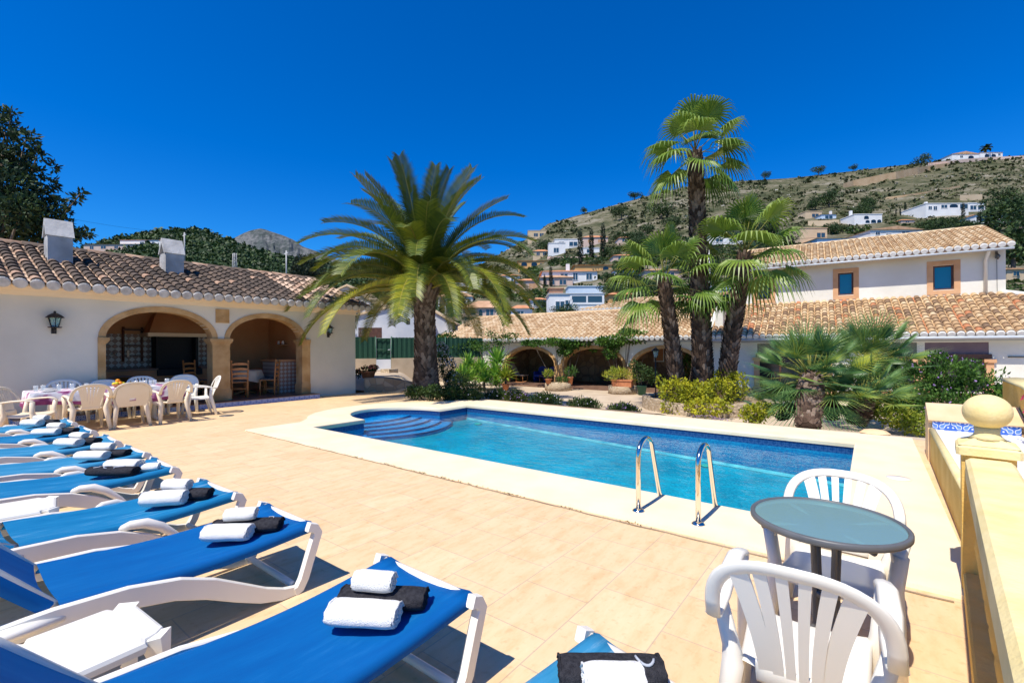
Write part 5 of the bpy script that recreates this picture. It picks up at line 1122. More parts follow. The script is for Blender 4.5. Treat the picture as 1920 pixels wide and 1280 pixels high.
for a in [('tall green agave rosette, highest of the group by the white wall',932,678,22.2,.75,44,'agave'),('green agave rosette below the tallest one',930,704,21.6,.70,40,'agave'),('light green agave rosette at the left of the group',878,682,22,.55,34,'agave'),('wide green agave rosette at the lower left of the group',868,706,21.6,.62,36,'agave'),('bright agave rosette in the middle of the group',902,696,21.8,.62,38,'agave'),('small green agave at the foot of the group',908,714,21.2,.5,30,'agave'),('yellow green agave in a terracotta pot by the first arch',948,706,21.2,.55,40,'ygreen')]: agave(*a)
def pot(label,px,py,Y,r,h,z0,mat='terracotta',name='flower_pot'):
    b=gpal(px,Y,z0); m=MB(); m.lathe([(r*.7,0),(r*.95,h*.8),(r*1.08,h*.82),(r*1.08,h),(r*.95,h),(r*.9,h*.9),(.001,h*.88)],16); o=m.build(name,mat); o.location=b; tag(o,label,'pot'); return o
pot('terracotta pot under the yellow green agave by the first arch',948,0,21.2,.17,.30,-.45)
def planter(label,px,Y,r,h):
    b=gpal(px,Y,-.48); t=thing('stone_planter',label,'planter',b,0,'round stone planters at the arcade piers'); m=MB(); m.lathe([(r*1.03,0),(r,h*.5),(r,h),(r-.12,h),(r-.12,h-.06),(.001,h-.05)],22); m.build('wall','rubble',t); return b
planter('low round stone planter in front of the left pier',1046,21.4,.60,.32); planter('low round stone planter in front of the right pier, holding a trough',1167,19.8,.60,.32)
pot('small terracotta pot with a yellow plant on the left stone planter',1028,0,21.1,.15,.22,-.16)
pot('small terracotta pot behind the left stone planter',1069,0,21.3,.13,.34,-.2)
pshrub('potted_plant','yellow leaved plant in the pot at the left planter','plant',1028,21.1,.05,[(1028,701,0,11,8)],300,.12,'ygreen',asp=.2,upb=.9,stems=1)
pshrub('potted_plant','arching green plant at the right of the left planter','plant',1069,21.3,.1,[(1070,697,0,13,10),(1055,712,0,14,5)],420,.14,'green',asp=.2,upb=.9,stems=1)
m=MB(); b=gpal(1167,19.5,-.17); m.box(-.42,.42,-.14,.14,0,.26); m.box(-.45,.45,-.17,.17,.24,.29); o=m.build('plant_trough','terracotta'); o.location=b; o.rotation_euler=(0,0,HAx); tag(o,'long terracotta trough standing on the right stone planter','trough')
pshrub('spider_plant','pale yellow green spider plant overflowing the terracotta trough','plant',1167,19.6,.05,[(1145,705,0,16,9),(1165,700,0,18,9),(1185,708,0,12,8),(1150,697,0,8,10)],900,.16,'ygreen',asp=.13,upb=.8,stems=2,tb=.7)
pot('wide terracotta bowl of geraniums on the rubble wall',690,0,16.6,.27,.26,.42,name='geranium_bowl')
pshrub('geranium','salmon red geraniums growing in the terracotta bowl on the rubble wall','flowers',690,16.6,.6,[(690,693,0,18,7),(700,690,0,10,6)],360,.07,'dkgreen',asp=.8,flowers=('fl_s',70,.045),stems=2)
pshrub('geranium','pink geraniums at the corner of the barbecue house','flowers',672,17.2,.35,[(671,700,0,7,7)],160,.07,'dkgreen',asp=.8,flowers=('fl_s',30,.045),stems=1)
# stone bed wall round the palms
b=gpal(1318,14.55,-.48); t=thing('bed_wall','curved rubble stone wall round the bed of tall fan palms','wall',b); m=MB(); N_=30; o1=[];i1=[]
for k in range(N_): a=2*PI*k/N_; rr=1.85+.06*math.sin(3*a); o1.append((rr*math.cos(a)*1.05,rr*math.sin(a)*.85)); i1.append(((rr-.25)*math.cos(a)*1.05,(rr-.25)*math.sin(a)*.85))
for k in range(N_): j=(k+1)%N_; m.prism([o1[k],o1[j],i1[j],i1[k]],0,.36+.02*math.sin(k*1.7),'z')
m.build('stones','rubble',t); m=MB(); m.add([(x,y,.28) for x,y in i1],[tuple(range(N_))]); m.build('soil','soil',t)
# rubble retaining wall and ramp by the barbecue house
t=thing('retaining_wall','low rubble retaining wall sloping down from the barbecue house corner','wall',(0,0,0)); P0=Vector((-13.62,9.4,0)); P1=Vector((-11.75,10.9,0)); d=(P1-P0).normalized(); nn=Vector((-d.y,d.x,0)); m=MB()
L=(P1-P0).length; prof=[(0,0),(L,0),(L,.08),(L*.6,.38),(L*.3,.50),(0,.50)]
v=[P0+d*a+Vector((0,0,h-.02)) for a,h in prof]+[P0+d*a+nn*.3+Vector((0,0,h-.02)) for a,h in prof]
m.add(v,[tuple(range(6)),tuple(range(11,5,-1))]+[(i,6+i,6+(i+1)%6,(i+1)%6) for i in range(6)]); m.build('stones','rubble2',t)
t=thing('stone_edging','low curved stone edging below the green gate','wall',gpal(720,19.5,.05)); m=MB()
for k in range(10): a0=PI*1.05+PI*.8*k/10; a1=a0+PI*.08; m.prism([(1.25*math.cos(a0),.8*math.sin(a0)),(1.25*math.cos(a1),.8*math.sin(a1)),(1.0*math.cos(a1),.6*math.sin(a1)),(1.0*math.cos(a0),.6*math.sin(a0))],0,.32,'z')
m.build('stones','rubble',t)
t=thing('stone_steps','two pale stone steps leading up to the green gate','steps',gpal(722,20.6,.1)); m=MB(); m.box(-.5,.5,-.4,.4,0,.25); m.build('lower_step','rubble',t); m=MB(); m.box(-.2,.4,-.1,.4,.25,.46); m.build('upper_step','rubble',t)
# green fence on its plinth
FA=Vector(gpal(640,21.6,0)); FB=Vector(gpal(905,24.0,0)); fd=(FB-FA).normalized(); fa=math.atan2(fd.y,fd.x); FL=(FB-FA).length
t=thing('plinth_wall','pale plaster plinth wall carrying the green fence','wall',FA,fa); m=MB(); m.box(0,1.55,-.12,.12,-.2,1.0); m.box(2.25,FL,-.12,.12,-.2,1.0); m.build('wall','cream2' if 'cream2' in MT else 'path',t)
t=thing('mesh_fence','dark green screened fence with a gate beyond the date palm','fence',FA,fa)
def screen(x0,x1,z0,z1):
    m=MB(); n=max(4,int((x1-x0)/.07)); pts=[(x0+(x1-x0)*i/n,.015*math.sin(i*1.9),z1+.012*math.sin(i*2.7)) for i in range(n+1)]+[(x0+(x1-x0)*i/n,.015*math.sin(i*1.9),z0) for i in range(n+1)]
    m.add(pts,[(i,i+1,n+2+i,n+1+i) for i in range(n)]); m.add([(p[0],p[1]+.02,p[2]) for p in pts],[(i,i+1,n+2+i,n+1+i) for i in range(n)]); return m
screen(0,1.5,1.0,2.02).build('screen','green_mesh',t); screen(2.3,FL,1.0,2.0).build('screen','green_mesh',t)
for x in (.4,1.53,2.27,3.6,4.9,6.2): 
    m=MB(); m.tube([(x,-.03,.2 if 1.5<x<2.4 else .9),(x,-.03,2.05)],.032,8); m.build('post','gpost',t)
g=screen(1.57,2.23,.95,1.95).build('gate','green_mesh',t)
m=MB()
for z in (.25,1.0,1.42,1.95): m.tube([(1.57,-.05,z),(2.23,-.05,z)],.018,6)
m.build('gate_bars','gpost',g); m=MB(); m.tube([(2.1,-.07,1.4),(2.22,-.1,1.42)],.02,6); m.build('handle','gutter',g)
# old white building behind the fence
def gable(label,px0,px1,Y,zb,eL,pk,pkx,eR,wm,name='old_building',depth=6,win=None,door=None,cat='building',yaw=0):
    """gable wall facing the camera; e*, pk given as photo rows, pkx as photo column"""
    A_=W(px0,651,Y); s=Y/FP; w_=(px1-px0)*s; zz=lambda py: CH+(651-py)*s
    t=thing(name,label,cat,(A_.x,A_.y,0),TH+yaw); x=(pkx-px0)*s
    m=MB(); pts=[(0,zb),(w_,zb),(w_,zz(eR)),(x,zz(pk)),(0,zz(eL))]; m.prism(pts,0,depth,'y'); m.build('wall',wm,t)
    m=MB(); h=.12
    for a,b in (((-.15,zz(eL)-.04),(x,zz(pk)+.02)),((x,zz(pk)+.02),(w_+.15,zz(eR)-.04))): m.prism([a,b,(b[0],b[1]+h),(a[0],a[1]+h)],-.12,depth+.1,'y',.75)
    m.build('roof','tileY',t)
    for (a,b,c,d_,mt,nm) in (win or []):
        m=MB(); m.box((a-px0)*s,(b-px0)*s,-.012,.05,zz(d_),zz(c)); m.build(nm,mt,t)
    return t
gable('weathered blue white gable of an old outbuilding behind the green fence',664,790,26,0,592,568,765,578,'oldwall',win=[(672,716,613,632,'dwood','doorway'),(672,684,615,628,'greywall','panel'),(762,769,596,607,'black','window')])
gable('low pale blue gable end right of the date palm trunk',772,848,28,0,566,570,790,606,'oldwall',depth=4)
gable('grey unpainted gable behind the end of the barbecue house',612,705,34,0,553,535,652,572,'greywall',depth=5)
pshrub('conifer','dark green conifer behind the end of the barbecue house roof','tree',568,24,.0,[(565,505,0,22,26),(582,500,.3,20,24),(555,520,0,16,20),(598,515,.2,14,22),(572,545,0,26,40)],3800,.16,'cypress',asp=.35,upb=1.2,stems=4,shell=.6)
# big tree behind the barbecue house, at the left edge
t=thing('carob_tree','big dark evergreen tree behind the barbecue house at the left edge','tree',gpal(-30,17,0)); b=Vector(gpal(-30,17,0)); s=17/FP
bl=[]
for px,py,dy,rx,rz in [(-60,300,0,70,60),(-40,400,0,90,60),(10,240,0,22,26),(5,300,-.5,34,34),(48,262,0,22,18),(35,300,.3,26,26),(70,290,0,16,12),(60,325,0,20,16),(25,350,-.6,40,36),(75,370,0,26,24),(40,395,-.8,44,34),(85,405,0,26,22),(110,385,.2,18,12),(95,345,.3,14,12),(10,430,0,60,30),(75,435,0,34,24),(118,420,.1,20,16),(140,372,.2,12,9),(152,362,.2,8,6),(120,398,0,12,10),(150,437,.2,16,8),(168,437,.2,8,7),(130,440,0,20,12),(-10,215,0,16,12),(20,212,0,11,9),(100,312,.2,9,8),(-120,260,0,60,60)]:
    bl.append((tuple(Vector(WG(px,py,17+dy))-b),(rx*s,rx*s*.9,rz*s)))
m=MB(); foliage(m,bl,17000,.20,.42,.35,.1,.38,.4); m.build('crown','carob',t)
m=MB(); m.tube([(0,0,0),(.1,0,2),(.0,0,3.6)],[.4,.32,.26],8)
for q in bl[::2]:
    c=Vector(q[0]); m.tube([(0,0,3.2),tuple(Vector((0,0,3.4)).lerp(c,.5)+Vector((0,0,-.3))),tuple(c)],[.14,.07,.02],5)
m.build('trunk','trunk',t)
# ---------------- lamp post ----------------
t=thing('lamp_post','black iron lamp post with lantern beside the stone palm bed','lamp post',gpal(1229,14.9,-.48)); 
m=MB(); m.bbox(-.16,.16,-.16,.16,0,.06); m.build('plinth','rubble',t)
m=MB(); m.tube([(0,0,.05),(0,0,1.62)],.022,8); m.lathe([(.05,.06),(.035,.12),(.05,.14),(.03,.18),(.022,.3)],10); m.lathe([(.022,1.3),(.04,1.33),(.022,1.36)],10); m.build('post','iron',t)
for k in range(4):
    a=PI/2*k+.4; c,s_=math.cos(a),math.sin(a); m=MB(); m.tube([(.02*c,.02*s_,.34),(.09*c,.09*s_,.30),(.10*c,.10*s_,.20),(.05*c,.05*s_,.16),(.13*c,.13*s_,.10),(.16*c,.16*s_,.06)],.010,5); m.build('scroll','iron',t)
m=MB(); m.lathe([(.055,1.62),(.06,1.64)],6); m.lathe([(.105,1.84),(.14,1.845),(.08,1.91),(.03,1.94),(.02,1.98),(.001,1.99)],6,smooth=False)
for k in range(6): a=2*PI*k/6; m.tube([(.058*math.cos(a),.058*math.sin(a),1.63),(.105*math.cos(a),.105*math.sin(a),1.85)],.007,4)
l_=m.build('lantern','iron',t); m=MB(); m.lathe([(.05,1.64),(.098,1.845)],6,smooth=False); m.build('pane','tglass',l_)
# ---------------- furniture in the arcade ----------------
def bluechair(s,label):
    t=thing('blue_armchair',label,'chair',HP(s,1.55,-.385),HAx+PI,'blue armchairs in the porch')
    m=MB(); m.bbox(-.30,.30,-.25,.28,.28,.42,.04); m.build('seat','chblue',t)
    m=MB(); m.prism([(-.3,.4),(.3,.4)]+[(x,z) for x,z in arc(0,.62,.30,.22,0,PI,10)],-.30,-.22,'y'); m.build('backrest','chblue',t)
    for q in (-1,1):
        m=MB(); m.box(q*.30-.03,q*.30+.03,-.25,.25,.05,.56); m.build('armrest','chblue',t)
    for a_ in (-.27,.27):
        for b_ in (-.22,.25):
            m=MB(); m.tube([(a_,b_,0),(a_,b_,.28)],.02,6); m.build('leg','chblue',t)
for s,l in ((-9.25,'blue armchair at the left inside the first porch arch'),(-8.6,'blue armchair in the middle inside the first porch arch'),(-7.95,'blue armchair at the right inside the first porch arch')): bluechair(s,l)
t=thing('low_table','low dark table in front of the blue armchairs','table',HP(-8.4,.9,-.385),HAx); m=MB(); m.box(-.5,.5,-.25,.25,.36,.40); m.build('tabletop','dwood',t)
for a_ in (-.45,.45):
    for b_ in (-.2,.2): m=MB(); m.tube([(a_,b_,0),(a_,b_,.36)],.02,6); m.build('leg','dwood',t)
t=thing('rocking_chair','pale cane rocking chair tilted back at the left of the first porch arch','chair',HP(-10.1,.9,-.385),HAx-PI/2)
m=MB(); m.prism([(-.25,.35),(.25,.35),(.25,.40),(-.25,.40)],-.25,.3,'y'); m.build('seat','cream',t)
m=MB(); v=[(-.24,-.25,.38),(.24,-.25,.38),(.22,-.62,1.0),(-.22,-.62,1.0)]; m.add(v+[(a,b-.03,c) for a,b,c in v],[(0,1,2,3),(7,6,5,4),(0,4,5,1),(1,5,6,2),(2,6,7,3),(3,7,4,0)]); m.build('backrest','cream',t)
for q in (-1,1): m=MB(); m.tube([(q*.24,-.65,.12),(q*.24,-.3,.02),(q*.24,.1,.0),(q*.24,.45,.07)],.02,6); m.build('rocker','wood',t); m=MB(); m.tube([(q*.24,-.2,.02),(q*.24,-.2,.4)],.018,6); m.build('leg','wood',t); m=MB(); m.tube([(q*.24,.22,.02),(q*.24,.22,.4)],.018,6); m.build('leg','wood',t)
t=thing('dark_cabinet','dark writing cabinet with pale papers inside the middle porch arch','cabinet',HP(-5.4,2.4,-.385),HAx); m=MB(); m.box(-.6,.6,-.2,.3,.0,.62); m.build('body','dwood',t); m=MB(); m.box(-.55,.55,-.19,.28,.62,.64); m.build('top','dwood',t)
m=MB(); m.box(-.35,.35,-.21,-.201,.25,.52); m.build('papers','pic',t)
t=thing('wicker_chair','orange brown wicker chair inside the right porch arch','chair',HP(-1.9,1.4,-.385),HAx+PI-.6); m=MB(); m.bbox(-.25,.25,-.22,.25,.34,.42,.02); m.build('seat','wood',t)
m=MB(); m.tube([(x,-.26,z) for x,z in arc(0,.42,.27,.55,0,PI,12)],.022,6); 
for k in range(5): x=-.18+.09*k; m.tube([(x,-.26,.42),(x,-.26,.42+.55*math.sqrt(1-(x/.27)**2))],.008,4)
m.build('backrest','wood',t)
for a_ in (-.22,.22):
    for b_ in (-.2,.22): m=MB(); m.tube([(a_,b_,0),(a_,b_,.36)],.02,6); m.build('leg','wood',t)
m=MB(); m.lathe([(.06,0),(.13,.05),(.14,.18),(.05,.26),(.001,.26)],8); m.tube([(0,0,.26),(0,0,.45)],.01,5); o=m.build('porch_lamp','iron'); o.location=HP(-8.3,1.2,1.27); tag(o,'dark lantern hanging from the ceiling in the first porch arch','lantern')
# ---------------- hills ----------------
def interp(pts,x):
    if x<=pts[0][0]: return pts[0][1]
    for (a,b),(c,d) in zip(pts[:-1],pts[1:]):
        if x<=c: return b+(d-b)*(x-a)/(c-a)
    return pts[-1][1]
SR=[(620,612),(760,575),(850,525),(930,480),(1000,441),(1027,420),(1100,399),(1166,381),(1230,363),(1293,349),(1362,341),(1484,334),(1590,322),(1697,309),(1803,298),(1920,293),(2200,290),(2700,340),(3300,470)]
SL=[(-1200,520),(-400,470),(0,470),(143,468),(200,449),(233,443),(293,433),(350,428),(383,432),(433,450),(467,463),(520,478),(550,484),(620,492),(750,500),(860,505),(950,520),(1100,570),(1250,610)]
def hpos(side,px,t):
    sil,base,Y0,Y1=(SR,622,44,400) if side=='R' else (SL,612,60,520)
    s_=interp(sil,px); Y=Y0*(Y1/Y0)**t; py=base+(s_-base)*t**.9
    p=W(px,py,Y); p.z+=Y*(.0045*noise.noise(Vector((px*.02,t*9,1.3)))+.002*noise.noise(Vector((px*.07,t*30,5))))*min(1,(1-t)*12,t*8)
    return p
def hat(side,px,py):
    sil,base=(SR,622) if side=='R' else (SL,612)
    s_=interp(sil,px); q=max(.0,min(1,(base-py)/(base-s_))); t=q**(1/.9); return hpos(side,px,t),t
def hillmesh(side,x0,x1,nx,nt,name,mat):
    m=MB(); rows=[]
    for i in range(nx+1):
        px=x0+(x1-x0)*i/nx; Y0=(44 if side=='R' else 60)
        r=[W(px,651,Y0*.8)]; r[0].z=-1.6
        r+=[hpos(side,px,j/nt) for j in range(nt+1)]
        q=r[-1].copy(); q2=W(px,651,(400 if side=='R' else 520)*1.35); q2.z=q.z*.55; r.append(q2); rows+=r
    k=nt+3; m.add(rows,[(i*k+j,(i+1)*k+j,(i+1)*k+j+1,i*k+j+1) for i in range(nx) for j in range(k-1)],.5,True)
    o=m.build(name,mat); o['kind']='structure'; return o
MT['hillR']=hill_mat('limestone_scrub_hill',[(.38,(.04,.05,.022)),(.46,(.08,.085,.042)),(.53,(.155,.14,.085)),(.61,(.30,.275,.22)),(.7,(.12,.115,.065))],(.035,.30),.45)
MT['hillL']=hill_mat('pine_hill_floor',[(.35,(.012,.024,.008)),(.6,(.03,.05,.016)),(.75,(.12,.12,.06))],(.03,.2),.5)
MT['rock']=hill_mat('grey_limestone_mountain',[(.38,(.045,.06,.055)),(.48,(.09,.10,.10)),(.56,(.17,.17,.17)),(.66,(.09,.10,.09))],(.004,.03),.35)
hillmesh('R',560,3300,170,46,'hill_right','hillR'); hillmesh('L',-1200,1250,110,34,'hill_left','hillL')
m=MB(); MS=[(360,520),(433,449),(457,437),(470,432),(486,429),(500,431),(517,436),(535,443),(550,450),(567,462),(587,469),(610,478),(640,490),(700,505),(800,530)]
nx,nt=90,30; rows=[]
for i in range(nx+1):
    px=360+440*i/nx; s_=interp(MS,px)
    for j in range(nt+1):
        t=j/nt; Y=2700+1100*t; py=560+(s_-560)*t; p=W(px,py,Y); rg_=abs(noise.noise(Vector((px*.05,t*2.5,2))))+.5*abs(noise.noise(Vector((px*.14,t*7,4)))); p.z+=130*(rg_-.3)*min(1,(1-t)*5,t*4); p.x+=40*noise.noise(Vector((px*.03,t*6,8))); rows.append(p)
    q=W(px,560,5200); q.z=0; rows.append(q)
k=nt+2; m.add(rows,[(i*k+j,(i+1)*k+j,(i+1)*k+j+1,i*k+j+1) for i in range(nx) for j in range(k-1)],.5,False); o=m.build('mountain','rock'); o['kind']='structure'
# scrub on the right hill, pine wood on the left
def clumps(name,mat,side,n,x0,x1,tf,szf,nq=9,zf=.6,seed=1):
    rg=random.Random(seed); m=MB()
    for _ in range(n):
        px=rg.uniform(x0,x1); t=tf(rg,px); 
        if t is None: continue
        py_=622+(interp(SR,px)-622)*t**.9
        if side=='R' and any(a-3<px<b+3 and c-1<py_<d+3 for a,b,c,d in VR): continue
        p=hpos(side,px,t); Y=(p.x*FW.x+p.y*FW.y); s=szf(rg,px,t)*Y/FP; tb=rg.uniform(.15,.85)
        for k in range(nq):
            d=Vector((rg.uniform(-1,1),rg.uniform(-1,1),rg.uniform(-.1,1))); q=p+Vector((d.x*s,d.y*s,d.z*s*zf))
            nn=Vector((rg.uniform(-1,1),rg.uniform(-1,1),rg.uniform(.1,1.2))); a=nn.cross(Vector((rg.uniform(-1,1),rg.uniform(-1,1),.3))).normalized(); b=nn.cross(a).normalized(); h=s*rg.uniform(.35,.75)
            m.add([q-a*h,q-b*h*.7,q+a*h,q+b*h*.8],[(0,1,2,3)],min(1,max(0,tb+rg.uniform(-.25,.25))))
    o=m.build(name,mat); o['kind']='stuff'; o['label']={'rock_outcrops':'pale grey limestone outcrops on the upper slope','scrub':'low green scrub scattered over the limestone hillside','pine_wood':'dense pine wood covering the left hill','village_greenery':'garden bushes between the hillside villas'}[name]; o['category']={'rock_outcrops':'rocks','scrub':'scrub','pine_wood':'wood','village_greenery':'bushes'}[name]
def dens(px,t): return noise.noise(Vector((px*.012,t*7,3)))+.5*noise.noise(Vector((px*.05,t*20,9)))
# trees on the hill: shared prototypes
def proto_tree(kind,k):
    t=thing('hill_pine','dark green pine standing among the hillside villas','tree',(0,0,-50),0,'pines among the hillside villas'); m=MB(); rg=random.Random(k); random.seed(k)
    if kind=='pine':
        bl=[((rg.uniform(-.5,.5),rg.uniform(-.5,.5),rg.uniform(.65,1.15)),(rg.uniform(.3,.5),rg.uniform(.3,.5),rg.uniform(.22,.36))) for _ in range(8)]
        foliage(m,bl,1100,.13,.5,.45,.2,.45,.5)
    else:
        bl=[((0,0,.15+.12*i),(.13*(1-abs(i/14-.35)**1.6),.13*(1-abs(i/14-.35)**1.6),.14)) for i in range(15)]; foliage(m,bl,1300,.07,.5,.6,.9,.45,.4)
    m.build('crown','pine' if kind=='pine' else 'cypress',t); m=MB(); m.tube([(0,0,-.3),(0,0,.7)],[.05,.04],5); m.build('trunk','trunk',t); return t
PP=[proto_tree('pine',40+i) for i in range(3)]; CY=proto_tree('cypress',50); CY.name='cypress'
usedp=set()
def hill_tree(P,side,px,py,hpx,label,grp,wf=1,dY=0):
    p,t=hat(side,px,py); Y=p.x*FW.x+p.y*FW.y; h=hpx*Y/FP
    if P.name not in usedp: r=P; usedp.add(P.name)
    else:
        r=P.copy(); COL.objects.link(r)
        for c_ in P.children: c=c_.copy(); COL.objects.link(c); c.parent=r
    r.location=p+Vector((0,0,-.05*h)); r.rotation_euler=(0,0,random.uniform(0,6)); hh=h/(1.45 if P is not CY else 1.98); r.scale=(hh*wf,hh*wf,hh); r['label']=label; r['group']=grp; r['category']='tree'
random.seed(5)
GP='pines among the hillside villas'; GCy='cypresses between the hillside villas'
for px,py,h,lab in [(1088,497,72,'tall cypress left of the pair by the white cubic villa'),(1109,487,62,'tall cypress in the middle of the three by the white cubic villa'),(1131,485,70,'tall cypress on the right of the three by the white cubic villa'),(1033,540,42,'slim cypress in front of the terracotta roofed white villa'),(1021,541,26,'short slim cypress beside the slim one'),(908,560,60,'cypress right of the date palm beside the arched villa'),(1520,455,22,'small round topped cypress before the tan villa'),(1697,404,24,'cypress rising over the pines left of the big white villa'),(1680,405,14,'small cypress left of the big white villa'),(1688,404,15,'small cypress second left of the big white villa'),(1806,412,34,'cypress in front of the big white villa, right half'),(1836,437,42,'dark cypress before the arched villa on the right'),(1852,437,42,'second dark cypress before the arched villa on the right'),(1868,434,40,'third dark cypress before the arched villa on the right')]:
    hill_tree(CY,'R',px,py,h,lab,GCy,1.15 if h>50 else 1.3)
for px,py,h,wf,lab in [(1115,508,26,1.5,'umbrella shaped pine above the terracotta roofed villa'),(1535,329,20,1.1,'lone pine on the ridge line right of the tall fan palm'),(1600,320,14,1,'small lone pine on the ridge'),(1433,338,18,1,'small dark pine on the ridge beside the tall fan palm'),(1727,315,26,1.1,'big dark pine on the ridge by the tan wall'),(1095,402,15,1,'small pine on the ridge far left of the fan palms'),(1190,372,16,1.6,'spreading pine on the ridge left of the fan palms'),(1240,410,34,1.2,'round pine on the slope left of the tall fan palm'),(1165,412,30,1.1,'pine on the slope just under the ridge'),(1900,520,120,1.0,'large pine on the right behind the main house'),(1915,440,70,1.3,'large dark pine at the right edge below the villas'),(1060,600,36,1.3,'clipped round bush tree left of the peach wing')]:
    hill_tree(PP[len(lab)%3],'R',px,py,h,lab,GP,wf)
RT_=[]; VL=[]; VR=[]; rg=random.Random(77); common='dark green pine standing among the hillside villas'
for (x0,x1,y0,y1,n,h0,h1) in [(1000,1080,470,500,7,16,26),(1140,1240,440,530,24,20,34),(1240,1480,430,540,20,22,36),(1240,1340,540,600,9,20,34),(1060,1140,560,600,5,16,24),(640,740,500,560,10,20,34),(1540,1700,408,440,10,20,34),(1700,1830,400,450,16,24,40),(1860,1920,380,430,8,28,44),(1560,1640,425,440,4,14,20),(1130,1220,530,580,12,20,36),(860,1000,520,560,6,18,30),(700,760,520,560,6,22,36),(1000,1090,575,605,4,14,24),(1620,1700,380,410,5,18,26),(1500,1560,380,400,4,20,30),(1960,2200,380,520,8,30,60)]:
    for _ in range(n): RT_.append((rg.randrange(3),rg.uniform(x0,x1),rg.uniform(y0,y1),rg.uniform(h0,h1),rg.uniform(.9,1.3)))
hill_tree(PP[0],'L',285,441,9,'small dark tree on the left hill beside the villas',GP,.8)
# ---------------- villas ----------------
MT['vw']=M('villa_white',(.72,.72,.72),(.80,.80,.79),.3,.85); MT['vo']=M('villa_orange',(.62,.33,.12),(.68,.40,.16),.3,.85); MT['vp']=M('villa_pink',(.60,.44,.36),(.66,.50,.42),.3,.85); MT['vt']=M('villa_tan',(.55,.42,.27),(.62,.48,.32),.3,.85); MT['vb']=M('villa_blue_white',(.50,.62,.74),(.60,.70,.80),.3,.85); MT['vbrick']=M('villa_brick',(.34,.17,.10),(.42,.23,.14),2,.9)
MT['vroof']=M('villa_clay_roof',(.42,.24,.13),(.58,.36,.22),.9,.9,.4,4); MT['vroof2']=M('villa_orange_roof',(.52,.22,.10),(.62,.30,.15),.9,.9,.4,4)
def villa(label,x0,x1,yt,yb,wall='vw',roof='flat',ye=None,wins=(),side='R',yaw=0,depth=.7,gid='hillside villas',chim=None,yeye=None,name='villa',cat='house'):
    VL.append(((x0+x1)/2,(yt+yb)/2,label)); VR.append((x0,x1,yt,yb)); p,t=hat(side,(x0+x1)/2,yeye or yb); Y=p.x*FW.x+p.y*FW.y; s=Y/FP; O=W(x0,yb,Y); w_=(x1-x0)*s; T=thing(name,label,cat,O,TH+yaw,gid)
    ye=ye or yt; h=(yb-ye)*s; dp=max(3,w_*depth); m=MB(); m.box(0,w_,0,dp,-h*.6-1,h)
    if roof=='flat': m.box(-.15,w_+.15,-.15,dp+.15,h,h+.25*s*4)
    m.build('wall',wall,T)
    if roof in('tile','tile2','gable'):
        e=.25+.01*w_; z=h; rt=(ye-yt)*s; ins=min(dp*.45,w_*.3); m=MB()
        if roof=='gable': m.add([(-e,-e,z),(w_+e,-e,z),(w_+e,dp+e,z),(-e,dp+e,z),(w_/2,-e,z+rt),(w_/2,dp+e,z+rt)],[(0,1,4),(2,3,5),(0,4,5,3),(1,2,5,4),(0,3,2,1)])
        else: m.add([(-e,-e,z),(w_+e,-e,z),(w_+e,dp+e,z),(-e,dp+e,z),(ins,dp*.5,z+rt),(w_-ins,dp*.5,z+rt)],[(0,1,5,4),(1,2,5),(2,3,4,5),(3,0,4),(0,3,2,1)])
        m.build('roof','vroof' if roof!='tile2' else 'vroof2',T)
    for a in wins:
        fx0,fx1,fy0,fy1=a[:4]; k=a[4] if len(a)>4 else 'w'
        X0,X1,Z0,Z1=fx0*w_,fx1*w_,h*(1-fy1),h*(1-fy0)
        m=MB()
        if k=='a': m.prism([(X0,Z0),(X1,Z0)]+arc((X0+X1)/2,Z0+(Z1-Z0)*.55,(X1-X0)/2,(Z1-Z0)*.45,0,PI,8),-.04,-.02,'y'); m.build('arch_opening','darkpane',T)
        elif k=='d': m.box(X0,X1,-.05,-.02,Z0,Z1); m.build('window','vroof',T)
        else:
            m.box(X0,X1,-.05,-.02,Z0,Z1); f=m.build('window','hpane',T)
            fr=.06*(X1-X0)+.03; m=MB(); m.box(X0-fr,X0,-.07,-.02,Z0-fr,Z1+fr); m.box(X1,X1+fr,-.07,-.02,Z0-fr,Z1+fr); m.box(X0,X1,-.07,-.02,Z1,Z1+fr); m.box(X0,X1,-.07,-.02,Z0-fr,Z0); xm=(X0+X1)/2; m.box(xm-fr*.4,xm+fr*.4,-.065,-.051,Z0,Z1); m.build('window_frame',wall,f)
    if chim:
        m=MB(); cx=chim*w_; m.box(cx-.4,cx+.4,dp*.4,dp*.4+.8,h,h+(ye-yt)*s+1.2+.01*w_); m.build('chimney','vw',T)
    return T
villa('small white villa with red tiled roof and two arches, left of the date palm trunk',737,800,539,566,'vw','tile',546,[(.12,.24,.2,.5),(.35,.55,.1,.6,'a'),(.62,.85,.1,.6,'a')])
villa('tall white villa with an arched balcony right of the date palm crown',850,905,520,548,'vw','flat',None,[(.1,.22,.2,.4),(.35,.6,.15,.45,'a'),(.3,.45,.6,.85,'d'),(.75,.88,.2,.5)])
villa('long white villa with clay roof and dark arches right of the date palm',822,886,545,574,'vw','tile',556,[(.03,.22,.15,.95,'a'),(.28,.55,.1,.95,'a'),(.62,.78,.1,.95,'a'),(.85,.95,.25,.7)])
villa('white garage with a dark open front below the arched villa',834,868,562,594,'vw','tile',568,[(.08,.95,.1,1.0)])
villa('pinkish white bungalow with clay roof and three light blue windows',868,955,561,594,'vp','tile',577,[(.06,.27,.2,.75,'a'),(.34,.42,.2,1,'a'),(.50,.66,.2,1),(.74,.92,.2,1)])
villa('low annex with terracotta roof right of the pinkish bungalow',958,998,570,596,'vw','tile2',578,[(.3,.6,.3,.8)])
